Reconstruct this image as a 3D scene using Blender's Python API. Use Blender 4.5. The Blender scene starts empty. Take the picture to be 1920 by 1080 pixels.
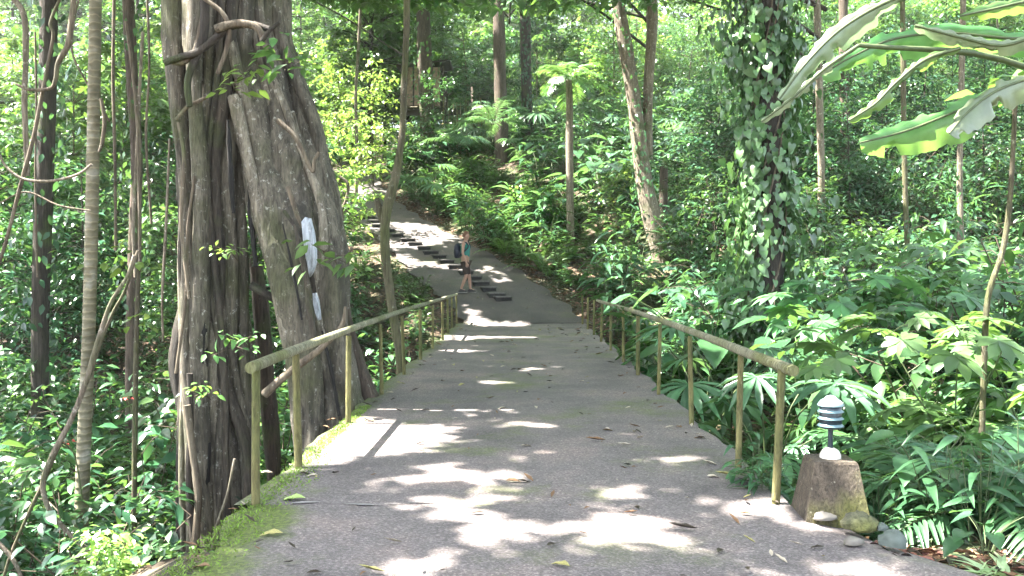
import bpy, math, random
import numpy as np
from mathutils import Vector

random.seed(7)
RNG = np.random.default_rng(7)
SC = bpy.context.scene
COL = SC.collection

# ------------------------------------------------------------------ camera
FPX = 1663.0                                   # focal length in pixels of a 1920 px wide picture
EYE = np.array([0.0, 0.0, 1.47])
YAW = math.atan(20 / FPX)
PITCH = math.atan(35 / FPX)
CF = np.array([-math.sin(YAW) * math.cos(PITCH), math.cos(YAW) * math.cos(PITCH), -math.sin(PITCH)])
CR = np.array([math.cos(YAW), math.sin(YAW), 0.0])
CU = np.cross(CR, CF)
cd = bpy.data.cameras.new('camera')
cam = bpy.data.objects.new('camera', cd)
COL.objects.link(cam)
cam.location = EYE
cam.rotation_euler = (math.pi / 2 - PITCH, 0, YAW)
cd.sensor_width = 36.0
cd.lens = 36.0 * FPX / 1920.0
cd.clip_start = 0.05
cd.clip_end = 600
SC.camera = cam

# ------------------------------------------------------------------ light
SUN_DIR = np.array([-0.47, 0.01, 0.90]); SUN_DIR /= np.linalg.norm(SUN_DIR)
W = bpy.data.worlds.new('World'); SC.world = W; W.use_nodes = True
nt = W.node_tree
bg = nt.nodes['Background']
sky = nt.nodes.new('ShaderNodeTexSky'); sky.sky_type = 'NISHITA'; sky.sun_disc = False
sky.sun_elevation = math.asin(SUN_DIR[2])
sky.sun_rotation = math.atan2(SUN_DIR[0], SUN_DIR[1])
sky.air_density = 1.0; sky.dust_density = 2.5
hsv = nt.nodes.new('ShaderNodeHueSaturation'); hsv.inputs['Saturation'].default_value = .55
nt.links.new(sky.outputs[0], hsv.inputs['Color']); nt.links.new(hsv.outputs[0], bg.inputs[0]); bg.inputs[1].default_value = 0.095
sd = bpy.data.lights.new('sun', 'SUN'); sd.energy = 5.0; sd.angle = math.radians(0.55); sd.color = (1.0, 0.95, 0.86)
so = bpy.data.objects.new('sun', sd); COL.objects.link(so)
so.rotation_euler = Vector(SUN_DIR).to_track_quat('Z', 'Y').to_euler()
so.location = (-20, 10, 40)
SC.view_settings.view_transform = 'Standard'; SC.view_settings.look = 'None'
SC.view_settings.gamma = 1.0
SC.view_settings.exposure = 3.6
SC.render.engine = 'CYCLES'
cy = SC.cycles
cy.max_bounces = 8; cy.diffuse_bounces = 4; cy.glossy_bounces = 2; cy.transmission_bounces = 5; cy.transparent_max_bounces = 4
cy.caustics_reflective = False; cy.caustics_refractive = False
cy.sample_clamp_indirect = 6.0
cy.use_denoising = True
cy.use_adaptive_sampling = True; cy.adaptive_threshold = 0.02


# ------------------------------------------------------------------ pixel helpers
def ray(px, py):
    return CF + (px - 960) / FPX * CR - (py - 540) / FPX * CU


def P(px, py, d):
    r = ray(px, py)
    return EYE + r * (d / r[1])


def to_px(p):
    v = p - EYE
    z = v @ CF
    return 960 + FPX * (v @ CR) / z, 540 - FPX * (v @ CU) / z


def sm(a, b, x):
    t = np.clip((x - a) / (b - a), 0, 1)
    return t * t * (3 - 2 * t)


# ------------------------------------------------------------------ terrain
def plane_z(y):
    y = np.asarray(y, float)
    return 0.28 * np.clip(y - 24, 0, 26) + 0.17 * np.clip(y - 50, 0, None)


def on_plane(px, py):
    r = ray(px, py)
    ds = np.arange(3.0, 90.0, 0.02)
    z = EYE[2] + r[2] / r[1] * ds
    k = np.argmax(z <= plane_z(ds))
    d = ds[k]
    return EYE + r * (d / r[1])


PATH_L = [(868, 606), (846, 575), (812, 545), (775, 515), (742, 480), (715, 452), (690, 428), (668, 405), (650, 382), (640, 362), (640, 345), (652, 331)]
PATH_R = [(1104, 606), (1062, 572), (1015, 538), (960, 500), (890, 462), (832, 432), (790, 408), (762, 390), (740, 373), (722, 356), (712, 343), (722, 327)]
pl3 = np.array([on_plane(*q) for q in PATH_L]); pr3 = np.array([on_plane(*q) for q in PATH_R])


def path_right(y):
    return np.interp(y, pr3[:, 1], pr3[:, 0])


def path_left(y):
    return np.interp(y, pl3[:, 1], pl3[:, 0])


def wob(x, y):
    return (np.sin(x * 1.3 + y * .7) + np.sin(x * .6 - y * 1.1 + 2) + .6 * np.sin(x * 2.9 + 1.7 * y) + .4 * np.sin(4.1 * y - 3.3 * x + 1)) / 3


def H(x, y):
    x = np.asarray(x, float); y = np.asarray(y, float)
    z = plane_z(y)
    lf = sm(1.75, 4.8, -x) * (1 - sm(17, 25, y)) * -2.7
    w = sm(4.6, 8.5, y) * (1 - sm(19, 24.2, y))
    rv = -2.3 * w * (1 - sm(0, 3.2, x) * .68)
    z = z + np.minimum(lf, rv)
    z = z - .9 * sm(0.3, 4, path_left(y) - x) * sm(23, 26, y) * (1 - sm(34, 42, y))
    xr = path_right(y)
    bank = 1.3 * sm(0.3, 7, x - xr) + .10 * np.clip(x - xr - 3, 0, 40)
    z = z + bank * sm(22, 27, y) + .10 * np.clip(x - 4, 0, 40) * (1 - sm(22, 27, y)) * sm(5, 9, y)
    nb = np.minimum(sm(.2, 1.5, x - np.where(y > 24, xr, 1.8)) + sm(.2, 1.5, np.where(y > 24, path_left(y), -1.75) - x), 1)
    z = z + .14 * wob(x, y) * nb
    z = z - .07 * (1 - nb) - .05 * ((y < 6) & (nb > 0))
    return z


def ground(px, py, dmin=3.0):
    r = ray(px, py)
    ds = np.arange(dmin, 130.0, 0.05)
    pts = EYE + r * (ds / r[1])[:, None]
    below = pts[:, 2] <= H(pts[:, 0], pts[:, 1])
    k = int(np.argmax(below)) if below.any() else len(ds) - 1
    return pts[k]


# ------------------------------------------------------------------ mesh helpers
class Fronds(list):
    def arrays(s):
        j = Buf()
        for q in s: j.add(*q.arrays()[:2])
        return j.arrays()


class Buf:
    def __init__(s):
        s.v = []; s.f = []; s.m = []; s.n = 0

    def add(s, v, f, m=0):
        v = np.asarray(v, np.float32).reshape(-1, 3); f = np.asarray(f, np.int32).reshape(-1, 4)
        s.v.append(v); s.f.append(f + s.n); s.m.append(np.full(len(f), m, np.int32)); s.n += len(v)

    def arrays(s):
        return np.concatenate(s.v), np.concatenate(s.f), np.concatenate(s.m)

    def mesh(s, name, mats, smooth=True):
        v, f, m = s.arrays()
        me = bpy.data.meshes.new(name)
        me.vertices.add(len(v)); me.vertices.foreach_set('co', v.ravel())
        me.loops.add(len(f) * 4); me.loops.foreach_set('vertex_index', f.ravel())
        me.polygons.add(len(f))
        me.polygons.foreach_set('loop_start', np.arange(len(f), dtype=np.int32) * 4)
        me.polygons.foreach_set('loop_total', np.full(len(f), 4, np.int32))
        for mt in mats: me.materials.append(mt)
        me.polygons.foreach_set('material_index', m)
        me.polygons.foreach_set('use_smooth', np.full(len(f), smooth, bool))
        me.update(calc_edges=True)
        return me


def link(name, me, parent=None, loc=None):
    o = bpy.data.objects.new(name, me); COL.objects.link(o)
    if parent is not None: o.parent = parent
    if loc is not None: o.location = loc
    return o


def tag(o, label=None, cat=None, group=None, kind=None):
    if label: o['label'] = label
    if cat: o['category'] = cat
    if group: o['group'] = group
    if kind: o['kind'] = kind
    return o


def thing(name, label, cat, loc=(0, 0, 0), group=None, rz=0):
    o = bpy.data.objects.new(name, None); COL.objects.link(o)
    o.location = loc; o.rotation_euler = (0, 0, rz); o.empty_display_size = .1
    return tag(o, label, cat, group)


def nrm(a):
    a = np.asarray(a, float)
    return a / np.maximum(np.linalg.norm(a, axis=-1, keepdims=True), 1e-9)


def smoothline(pts, k=6):
    pts = np.asarray(pts, float)
    if len(pts) < 3: 
        t = np.linspace(0, 1, k + 1)[:, None]
        return pts[0] * (1 - t) + pts[-1] * t
    q = np.vstack([2 * pts[0] - pts[1], pts, 2 * pts[-1] - pts[-2]])
    out = []
    for i in range(1, len(q) - 2):
        for t in np.linspace(0, 1, k, endpoint=False):
            a, b, c, d = q[i - 1], q[i], q[i + 1], q[i + 2]
            out.append(.5 * ((2 * b) + (c - a) * t + (2 * a - 5 * b + 4 * c - d) * t * t + (3 * b - a - 3 * c + d) * t ** 3))
    out.append(pts[-1])
    return np.array(out)


def tube(buf, pts, rad, sides=8, m=0, lump=0.0, cap=True, seed=0, flute=0.0):
    pts = np.asarray(pts, float); n = len(pts)
    rad = np.interp(np.linspace(0, 1, n), np.linspace(0, 1, len(np.atleast_1d(rad))), np.atleast_1d(rad))
    T = nrm(np.gradient(pts, axis=0))
    ref = np.array([0.13, .97, .2]) if abs(T[0][1]) < .8 else np.array([1.0, 0, .1])
    A = nrm(np.cross(T, ref)); B = np.cross(T, A)
    th = np.linspace(0, 2 * np.pi, sides, endpoint=False)
    rr = rad[:, None] * np.ones((1, sides))
    if lump or flute:
        r = np.random.default_rng(seed)
        ph = r.uniform(0, 6.28, 6); L = np.linspace(0, n / 6.0, n)[:, None]
        rr = rr * (1 + lump * (np.sin(th * 2 + L * 1.3 + ph[0]) + np.sin(th * 3 - L * .9 + ph[1]) + np.sin(L * 2.7 + ph[2]) + r.normal(0, .35, (n, sides))) / 2
                   + flute * np.cos(th * 5 + ph[3] + .3 * np.sin(L)))
    v = pts[:, None, :] + rr[..., None] * (np.cos(th)[None, :, None] * A[:, None, :] + np.sin(th)[None, :, None] * B[:, None, :])
    v = v.reshape(-1, 3)
    i = np.arange(n - 1)[:, None] * sides; j = np.arange(sides)[None, :]; j2 = (j + 1) % sides
    f = np.stack([i + j, i + j2, i + sides + j2, i + sides + j], -1).reshape(-1, 4)
    buf.add(v, f, m)
    if cap and sides >= 4:
        for base, ctr, flip in ((0, pts[0], True), ((n - 1) * sides, pts[-1], False)):
            ring = v[base:base + sides]
            vv = np.vstack([ring, ctr[None]])
            ff = []
            for a in range(0, sides, 2):
                q = [sides, a, (a + 1) % sides, (a + 2) % sides]
                ff.append(q[::-1] if flip else q)
            buf.add(vv, ff, m)


def box(buf, lo, hi, m=0, bev=0.0):
    x0, y0, z0 = lo; x1, y1, z1 = hi
    if bev <= 0:
        v = [(x0, y0, z0), (x1, y0, z0), (x1, y1, z0), (x0, y1, z0), (x0, y0, z1), (x1, y0, z1), (x1, y1, z1), (x0, y1, z1)]
        f = [(3, 2, 1, 0), (4, 5, 6, 7), (0, 1, 5, 4), (1, 2, 6, 5), (2, 3, 7, 6), (3, 0, 4, 7)]
        buf.add(v, f, m); return
    b = bev
    rings = [(z0, b), (z0 + b, 0), (z1 - b, 0), (z1, b)]
    loft(buf, [[(x0 + s, y0 + s, z), (x1 - s, y0 + s, z), (x1 - s, y1 - s, z), (x0 + s, y1 - s, z)] for z, s in rings], m)


def loft(buf, rings, m=0, cap=True):
    rings = np.asarray(rings, float); n, k, _ = rings.shape
    i = np.arange(n - 1)[:, None] * k; j = np.arange(k)[None, :]; j2 = (j + 1) % k
    buf.add(rings.reshape(-1, 3), np.stack([i + j, i + j2, i + k + j2, i + k + j], -1).reshape(-1, 4), m)
    if cap:
        for r, fl in ((rings[0], True), (rings[-1], False)):
            c = r.mean(0); vv = np.vstack([r, c]); ff = []
            for a in range(0, k, 2):
                q = [k, a, (a + 1) % k, (a + 2) % k]
                ff.append(q[::-1] if fl else q)
            buf.add(vv, ff, m)


def lathe(buf, prof, c, sides=20, m=0):
    th = np.linspace(0, 2 * np.pi, sides, endpoint=False)
    loft(buf, [[(c[0] + r * math.cos(t), c[1] + r * math.sin(t), c[2] + z) for t in th] for r, z in prof], m)


# ------------------------------------------------------------------ leaf templates: length 1 along +Y, face +Z
def blade(n=4, width=.45, peak=.4, fold=.12, droop=.25, tip=1.0, wav=0.0):
    t = np.linspace(0, 1, n + 1)
    w = np.where(t < peak, np.sin(np.pi / 2 * t / peak), np.cos(np.pi / 2 * (t - peak) / (1 - peak)) ** tip) * width / 2
    w = np.maximum(w, .008)
    z = -droop * t ** 2
    y = t * (1 - .25 * droop * t)
    wz = wav * np.sin(t * 14)
    v = np.stack([np.stack([-w, y, z + fold * w * 2 + wz * w], -1), np.stack([0 * w, y, z], -1), np.stack([w, y, z + fold * w * 2 - wz * w], -1)], 1).reshape(-1, 3)
    f = []
    for i in range(n):
        a = i * 3
        f += [(a, a + 1, a + 4, a + 3), (a + 1, a + 2, a + 5, a + 4)]
    return v, np.array(f)


def heart(width=.85):
    # a heart-shaped leaf: basal lobes reach behind the stalk
    out = [(0, 0.0), (.22, -.16), (.40, -.08), (.47, .12), (.40, .38), (.24, .66), (.08, .88), (0, 1.0)]
    v = []; n = len(out)
    for x, y in out:
        v.append((-x * width / .94, y, .18 * x - .2 * y * y)); v.append((0, max(y, 0) if x else y, -.2 * y * y)); v.append((x * width / .94, y, .18 * x - .2 * y * y))
    f = []
    for i in range(n - 1):
        a = i * 3; f += [(a, a + 1, a + 4, a + 3), (a + 1, a + 2, a + 5, a + 4)]
    return np.array(v, float), np.array(f)


def fan(nseg=9, span=220, seg=None, lens=None, cup=.15):
    seg = seg if seg is not None else blade(3, .26, .55, .1, .25)
    vs, fs, n = [], [], 0
    for k in range(nseg):
        a = math.radians(-span / 2 + span * k / (nseg - 1))
        L = (lens[k] if lens is not None else 1 - .35 * abs(2 * k / (nseg - 1) - 1) ** 1.5)
        v = seg[0] * L
        c, s = math.cos(a), math.sin(a)
        vv = np.stack([v[:, 0] * c + v[:, 1] * s, -v[:, 0] * s + v[:, 1] * c, v[:, 2] + cup * np.abs(v[:, 1]) * .4 * (k % 2)], -1)
        vs.append(vv); fs.append(seg[1] + n); n += len(v)
    return np.vstack(vs), np.vstack(fs)


LEAF_OV = blade(3, .48, .38, .12, .22)
LEAF_OV_LO = blade(2, .50, .4, .12, .2)
LEAF_LONG = blade(6, .22, .40, .14, .55)
LEAF_LANCE = blade(3, .26, .35, .12, .3)
LEAF_THIN = blade(3, .10, .3, .2, .35)
LEAF_HEART = heart()
LEAF_LOBED = fan(9, 260, blade(3, .36, .55, .08, .25))
LEAF_FAN = fan(15, 270, blade(3, .15, .6, .25, .35), cup=.25)
LEAF_COMP = fan(5, 190, blade(3, .36, .5, .1, .25))


def place(buf, tm, Pp, D, N, S, m=0):
    Pp = np.asarray(Pp, float).reshape(-1, 3); D = nrm(np.asarray(D, float).reshape(-1, 3)); N = np.asarray(N, float).reshape(-1, 3)
    N = nrm(N - (N * D).sum(-1, keepdims=True) * D); R = np.cross(D, N)
    S = np.broadcast_to(np.asarray(S, float).reshape(-1, 1, 1), (len(Pp), 1, 1))
    tv, tf = tm
    v = Pp[:, None, :] + S * (tv[None, :, 0:1] * R[:, None] + tv[None, :, 1:2] * D[:, None] + tv[None, :, 2:3] * N[:, None])
    f = tf[None] + (np.arange(len(Pp)) * len(tv))[:, None, None]
    buf.add(v.reshape(-1, 3), f.reshape(-1, 4), m)


# ------------------------------------------------------------------ materials
def new_mat(name):
    m = bpy.data.materials.new(name); m.use_nodes = True
    t = m.node_tree; b = t.nodes['Principled BSDF']
    return m, t, b


def N(t, typ, **kw):
    n = t.nodes.new(typ)
    for k, v in kw.items():
        if k.startswith('i_'): n.inputs[k[2:].replace('_', ' ')].default_value = v
        else: setattr(n, k, v)
    return n


def ramp(t, stops):
    r = t.nodes.new('ShaderNodeValToRGB'); e = r.color_ramp.elements
    while len(e) < len(stops): e.new(.5)
    for q, (p, c) in zip(e, stops):
        q.position = p; q.color = (*c, 1) if len(c) == 3 else c
    return r


def mixc(t, fac, a, b, mode='MIX'):
    m = t.nodes.new('ShaderNodeMix'); m.data_type = 'RGBA'; m.blend_type = mode
    if hasattr(fac, 'node'): t.links.new(fac, m.inputs[0])
    else: m.inputs[0].default_value = fac
    for s, i in ((a, 6), (b, 7)):
        if hasattr(s, 'node'): t.links.new(s, m.inputs[i])
        else: m.inputs[i].default_value = (*s, 1)
    return m.outputs[2]


def leaf_mat(name, c1, c2, tr, rough=.33, trans=.36, odd=None):
    m, t, b = new_mat(name)
    geo = N(t, 'ShaderNodeNewGeometry'); oi = N(t, 'ShaderNodeObjectInfo')
    tc = N(t, 'ShaderNodeTexCoord')
    c1 = (c1[0] * 1.4, c1[1] * 1.5, c1[2] * 1.8); c2 = (c2[0] * 1.3, c2[1] * 1.5, c2[2] * 1.7)
    r1 = ramp(t, [(0, c1), (.6, c2), (.93, tuple(x * 1.35 for x in c2)), (1, odd or tuple(x * 1.5 for x in c2))])
    t.links.new(geo.outputs['Random Per Island'], r1.inputs[0])
    hs = N(t, 'ShaderNodeHueSaturation')
    mr = N(t, 'ShaderNodeMapRange'); mr.inputs[3].default_value = .465; mr.inputs[4].default_value = .525
    t.links.new(oi.outputs['Random'], mr.inputs[0]); t.links.new(mr.outputs[0], hs.inputs['Hue'])
    ma = N(t, 'ShaderNodeMath', operation='MULTIPLY'); ma.inputs[1].default_value = 7.31
    fr = N(t, 'ShaderNodeMath', operation='FRACT')
    t.links.new(oi.outputs['Random'], ma.inputs[0]); t.links.new(ma.outputs[0], fr.inputs[0])
    mv = N(t, 'ShaderNodeMapRange'); mv.inputs[3].default_value = .7; mv.inputs[4].default_value = 1.3
    t.links.new(fr.outputs[0], mv.inputs[0]); t.links.new(mv.outputs[0], hs.inputs['Value'])
    t.links.new(r1.outputs[0], hs.inputs['Color'])
    nz = N(t, 'ShaderNodeTexNoise', i_Scale=9.0, i_Detail=3.0)
    t.links.new(tc.outputs['Object'], nz.inputs['Vector'])
    nr = ramp(t, [(.3, (.72, .72, .72)), (.7, (1.2, 1.2, 1.1))]); t.links.new(nz.outputs[0], nr.inputs[0])
    col = mixc(t, 1.0, hs.outputs[0], nr.outputs[0], 'MULTIPLY')
    t.links.new(col, b.inputs['Base Color'])
    b.inputs['Roughness'].default_value = rough
    b.inputs['Specular IOR Level'].default_value = .75
    tl = N(t, 'ShaderNodeBsdfTranslucent')
    tcol = mixc(t, .6, col, tr); t.links.new(tcol, tl.inputs[0])
    mx = N(t, 'ShaderNodeMixShader'); mx.inputs[0].default_value = trans
    t.links.new(b.outputs[0], mx.inputs[1]); t.links.new(tl.outputs[0], mx.inputs[2])
    t.links.new(mx.outputs[0], t.nodes['Material Output'].inputs[0])
    return m


def bark_mat(name, dark, light, lichen=(.42, .42, .36), lich=.35, moss=(.06, .09, .02), mossy=.2, stretch=.12, scale=9.0):
    m, t, b = new_mat(name)
    tc = N(t, 'ShaderNodeTexCoord'); mp = N(t, 'ShaderNodeMapping'); mp.inputs['Scale'].default_value = (1, 1, stretch)
    t.links.new(tc.outputs['Object'], mp.inputs[0])
    n1 = N(t, 'ShaderNodeTexNoise', i_Scale=scale, i_Detail=8.0, i_Roughness=.65); t.links.new(mp.outputs[0], n1.inputs['Vector'])
    r1 = ramp(t, [(.3, dark), (.7, light)]); t.links.new(n1.outputs[0], r1.inputs[0])
    n2 = N(t, 'ShaderNodeTexNoise', i_Scale=15.0, i_Detail=6.0, i_Roughness=.7); t.links.new(tc.outputs['Object'], n2.inputs['Vector'])
    r2 = ramp(t, [(.72 - lich * .4, (0, 0, 0)), (.76 - lich * .3, (1, 1, 1))]); t.links.new(n2.outputs[0], r2.inputs[0])
    c = mixc(t, r2.outputs[0], r1.outputs[0], lichen)
    n3 = N(t, 'ShaderNodeTexNoise', i_Scale=1.7, i_Detail=4.0); t.links.new(tc.outputs['Object'], n3.inputs['Vector'])
    r3 = ramp(t, [(.62 - mossy * .4, (0, 0, 0)), (.75 - mossy * .3, (.8, .8, .8))]); t.links.new(n3.outputs[0], r3.inputs[0])
    c = mixc(t, r3.outputs[0], c, moss)
    mp2 = N(t, 'ShaderNodeMapping'); mp2.inputs['Scale'].default_value = (1, 1, max(stretch * .8, .08)); t.links.new(tc.outputs['Object'], mp2.inputs[0])
    n4 = N(t, 'ShaderNodeTexNoise', i_Scale=scale * 4.5, i_Detail=6.0, i_Roughness=.7, i_Distortion=.4); t.links.new(mp2.outputs[0], n4.inputs['Vector'])
    r4 = ramp(t, [(.34, (.42, .40, .38)), (.52, (1, 1, 1)), (.7, (1.35, 1.33, 1.3))]); t.links.new(n4.outputs[0], r4.inputs[0])
    c = mixc(t, 1.0, c, r4.outputs[0], 'MULTIPLY')
    if name.startswith('fig'):                  # old black stains running down the roots
        mp3 = N(t, 'ShaderNodeMapping'); mp3.inputs['Scale'].default_value = (1, 1, .28); t.links.new(tc.outputs['Object'], mp3.inputs[0])
        n6 = N(t, 'ShaderNodeTexNoise', i_Scale=3.4, i_Detail=7.0, i_Roughness=.65); t.links.new(mp3.outputs[0], n6.inputs['Vector'])
        r6 = ramp(t, [(.50, (0, 0, 0)), (.66, (.85, .85, .85))]); t.links.new(n6.outputs[0], r6.inputs[0])
        c = mixc(t, r6.outputs[0], c, (.022, .018, .014))
    t.links.new(c, b.inputs['Base Color']); b.inputs['Roughness'].default_value = .85
    hm = N(t, 'ShaderNodeMath', operation='ADD'); t.links.new(n1.outputs[0], hm.inputs[0]); t.links.new(n4.outputs[0], hm.inputs[1])
    bp = N(t, 'ShaderNodeBump', i_Strength=1.0, i_Distance=.03); t.links.new(hm.outputs[0], bp.inputs['Height'])
    t.links.new(bp.outputs[0], b.inputs['Normal'])
    return m


def plain_mat(name, c, rough=.6, var=.25, scale=20.0, bump=.2, metal=0.0):
    m, t, b = new_mat(name)
    tc = N(t, 'ShaderNodeTexCoord')
    n1 = N(t, 'ShaderNodeTexNoise', i_Scale=scale, i_Detail=5.0); t.links.new(tc.outputs['Object'], n1.inputs['Vector'])
    r = ramp(t, [(.3, tuple(x * (1 - var) for x in c)), (.7, tuple(min(x * (1 + var), 1) for x in c))]); t.links.new(n1.outputs[0], r.inputs[0])
    t.links.new(r.outputs[0], b.inputs['Base Color']); b.inputs['Roughness'].default_value = rough; b.inputs['Metallic'].default_value = metal
    if bump:
        bp = N(t, 'ShaderNodeBump', i_Strength=bump, i_Distance=.01); t.links.new(n1.outputs[0], bp.inputs['Height']); t.links.new(bp.outputs[0], b.inputs['Normal'])
    return m


def soil_mat():
    m, t, b = new_mat('soil_litter')
    tc = N(t, 'ShaderNodeTexCoord')
    v = N(t, 'ShaderNodeTexVoronoi', i_Scale=14.0); t.links.new(tc.outputs['Object'], v.inputs['Vector'])
    hs = N(t, 'ShaderNodeSeparateColor'); t.links.new(v.outputs['Color'], hs.inputs[0])
    r = ramp(t, [(0, (.018, .013, .009)), (.5, (.05, .034, .02)), (.8, (.10, .065, .04)), (1, (.18, .11, .07))]); t.links.new(hs.outputs[0], r.inputs[0])
    n = N(t, 'ShaderNodeTexNoise', i_Scale=.6, i_Detail=6.0); t.links.new(tc.outputs['Object'], n.inputs['Vector'])
    r2 = ramp(t, [(.5, (0, 0, 0)), (.62, (.8, .8, .8))]); t.links.new(n.outputs[0], r2.inputs[0])
    c = mixc(t, r2.outputs[0], r.outputs[0], (.035, .055, .015))
    t.links.new(c, b.inputs['Base Color']); b.inputs['Roughness'].default_value = .95
    bp = N(t, 'ShaderNodeBump', i_Strength=.8, i_Distance=.05); t.links.new(v.outputs['Distance'], bp.inputs['Height']); t.links.new(bp.outputs[0], b.inputs['Normal'])
    return m


def paving_mat(name, base=.115, moss_edge=None, moss_amt=.5):
    """worn tar and stone paving: fine aggregate, stains, moss where damp"""
    m, t, b = new_mat(name)
    tc = N(t, 'ShaderNodeTexCoord')
    v = N(t, 'ShaderNodeTexVoronoi', i_Scale=95.0); t.links.new(tc.outputs['Object'], v.inputs['Vector'])
    sp = N(t, 'ShaderNodeSeparateColor'); t.links.new(v.outputs['Color'], sp.inputs[0])
    k = base
    r = ramp(t, [(0, (k * .72, k * .63, k * .61)), (.55, (k * 1.05, k * .94, k * .91)), (.88, (k * 1.5, k * 1.34, k * 1.3)), (1, (k * 2.1, k * 1.85, k * 1.75))]); t.links.new(sp.outputs[0], r.inputs[0])
    n = N(t, 'ShaderNodeTexNoise', i_Scale=1.1, i_Detail=7.0, i_Roughness=.62); t.links.new(tc.outputs['Object'], n.inputs['Vector'])
    r2 = ramp(t, [(.28, (.62, .6, .62)), (.5, (1, .97, .98)), (.72, (1.5, 1.33, 1.26))]); t.links.new(n.outputs[0], r2.inputs[0])
    c = mixc(t, 1.0, r.outputs[0], r2.outputs[0], 'MULTIPLY')
    n3 = N(t, 'ShaderNodeTexNoise', i_Scale=.75, i_Detail=8.0, i_Roughness=.7)
    mp = N(t, 'ShaderNodeMapping'); mp.inputs['Location'].default_value = (3.3, 7.7, 0); t.links.new(tc.outputs['Object'], mp.inputs[0]); t.links.new(mp.outputs[0], n3.inputs['Vector'])
    mossf = ramp(t, [(.53, (0, 0, 0)), (.68, (moss_amt,) * 3)]); t.links.new(n3.outputs[0], mossf.inputs[0])
    mf = mossf.outputs[0]
    if moss_edge is not None:
        sx = N(t, 'ShaderNodeSeparateXYZ'); t.links.new(tc.outputs['Object'], sx.inputs[0])
        n4 = N(t, 'ShaderNodeTexNoise', i_Scale=2.6, i_Detail=6.0, i_Roughness=.7); t.links.new(tc.outputs['Object'], n4.inputs['Vector'])
        for (x0, x1, amt) in moss_edge:
            mr = N(t, 'ShaderNodeMapRange'); mr.inputs[1].default_value = x0; mr.inputs[2].default_value = x1
            t.links.new(sx.outputs[0], mr.inputs[0])
            ad = N(t, 'ShaderNodeMath', operation='ADD'); t.links.new(mr.outputs[0], ad.inputs[0]); t.links.new(n4.outputs[0], ad.inputs[1])
            rr = ramp(t, [(.95 / 2, (0, 0, 0)), (1.25 / 2, (amt,) * 3)])
            hv = N(t, 'ShaderNodeMath', operation='MULTIPLY'); hv.inputs[1].default_value = .5; t.links.new(ad.outputs[0], hv.inputs[0]); t.links.new(hv.outputs[0], rr.inputs[0])
            mm = N(t, 'ShaderNodeMath', operation='MAXIMUM'); t.links.new(mf, mm.inputs[0]); t.links.new(rr.outputs[0], mm.inputs[1]); mf = mm.outputs[0]
    n5 = N(t, 'ShaderNodeTexNoise', i_Scale=38.0, i_Detail=4.0); t.links.new(tc.outputs['Object'], n5.inputs['Vector'])
    mcol = ramp(t, [(.35, (.045, .06, .012)), (.65, (.14, .19, .032))]); t.links.new(n5.outputs[0], mcol.inputs[0])
    c = mixc(t, mf, c, mcol.outputs[0])
    t.links.new(c, b.inputs['Base Color']); b.inputs['Roughness'].default_value = .72
    bp = N(t, 'ShaderNodeBump', i_Strength=.55, i_Distance=.006); t.links.new(v.outputs['Distance'], bp.inputs['Height']); t.links.new(bp.outputs[0], b.inputs['Normal'])
    return m


G = dict(
    shrub=leaf_mat('shrub_leaf', (.022, .055, .022), (.05, .11, .036), (.16, .30, .04)),
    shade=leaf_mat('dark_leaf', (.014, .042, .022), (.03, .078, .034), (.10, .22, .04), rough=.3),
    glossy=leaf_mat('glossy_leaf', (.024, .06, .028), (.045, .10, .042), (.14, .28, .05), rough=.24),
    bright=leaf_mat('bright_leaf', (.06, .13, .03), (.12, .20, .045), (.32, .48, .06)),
    fern=leaf_mat('fern_leaf', (.035, .085, .03), (.065, .14, .04), (.2, .36, .05), rough=.45),
    palm=leaf_mat('palm_leaf', (.03, .072, .034), (.055, .115, .05), (.16, .28, .06), rough=.32),
    ivy=leaf_mat('ivy_leaf', (.035, .085, .028), (.065, .135, .045), (.14, .26, .05), rough=.32, trans=.22),
    canopy=leaf_mat('canopy_leaf', (.03, .075, .022), (.06, .125, .032), (.2, .36, .04), trans=.3),
    bananapale=leaf_mat('waxy_banana_underside', (.11, .13, .075), (.15, .16, .09), (.3, .5, .2), rough=.22, trans=.3),
    banana=leaf_mat('banana_leaf', (.05, .12, .035), (.08, .17, .05), (.3, .5, .06), rough=.3, trans=.45),
    variegated=leaf_mat('striped_leaf', (.10, .16, .05), (.28, .32, .16), (.4, .45, .15)),
    moss=leaf_mat('moss_tuft', (.045, .07, .010), (.10, .145, .022), (.18, .24, .03), rough=.9),
)
B = dict(
    char_and_gap=plain_mat('char_and_gap_shade', (.010, .009, .008), .95, .4, 20, .5),  # near-black: painted shade of the root gaps, also one charred patch
    fig=bark_mat('fig_bark', (.036, .031, .023), (.235, .205, .155), (.46, .45, .39), .33, (.075, .08, .035), .34, .17, 11.0),
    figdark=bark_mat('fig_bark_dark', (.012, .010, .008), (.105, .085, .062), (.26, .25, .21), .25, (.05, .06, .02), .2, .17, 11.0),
    figpale=bark_mat('fig_bark_pale', (.095, .08, .058), (.33, .29, .22), (.44, .41, .35), .42, (.08, .09, .03), .2, .2, 10.0),
    brown=bark_mat('brown_bark', (.04, .028, .02), (.13, .095, .07), (.3, .3, .25), .2),
    dark=bark_mat('dark_bark', (.02, .016, .013), (.07, .055, .042), (.2, .2, .17), .12),
    pale=bark_mat('pale_bark', (.12, .095, .068), (.29, .24, .18), (.42, .38, .31), .4, mossy=.12),
    olive=bark_mat('mossy_bark', (.06, .05, .03), (.16, .14, .085), (.3, .3, .22), .3, (.09, .10, .03), .45),
    vine=bark_mat('vine_bark', (.07, .05, .035), (.22, .18, .125), (.4, .38, .3), .25, mossy=.1),
    stem=plain_mat('green_stem', (.06, .085, .03), .6),
    twig=plain_mat('brown_twig', (.07, .05, .033), .8),
)

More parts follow.
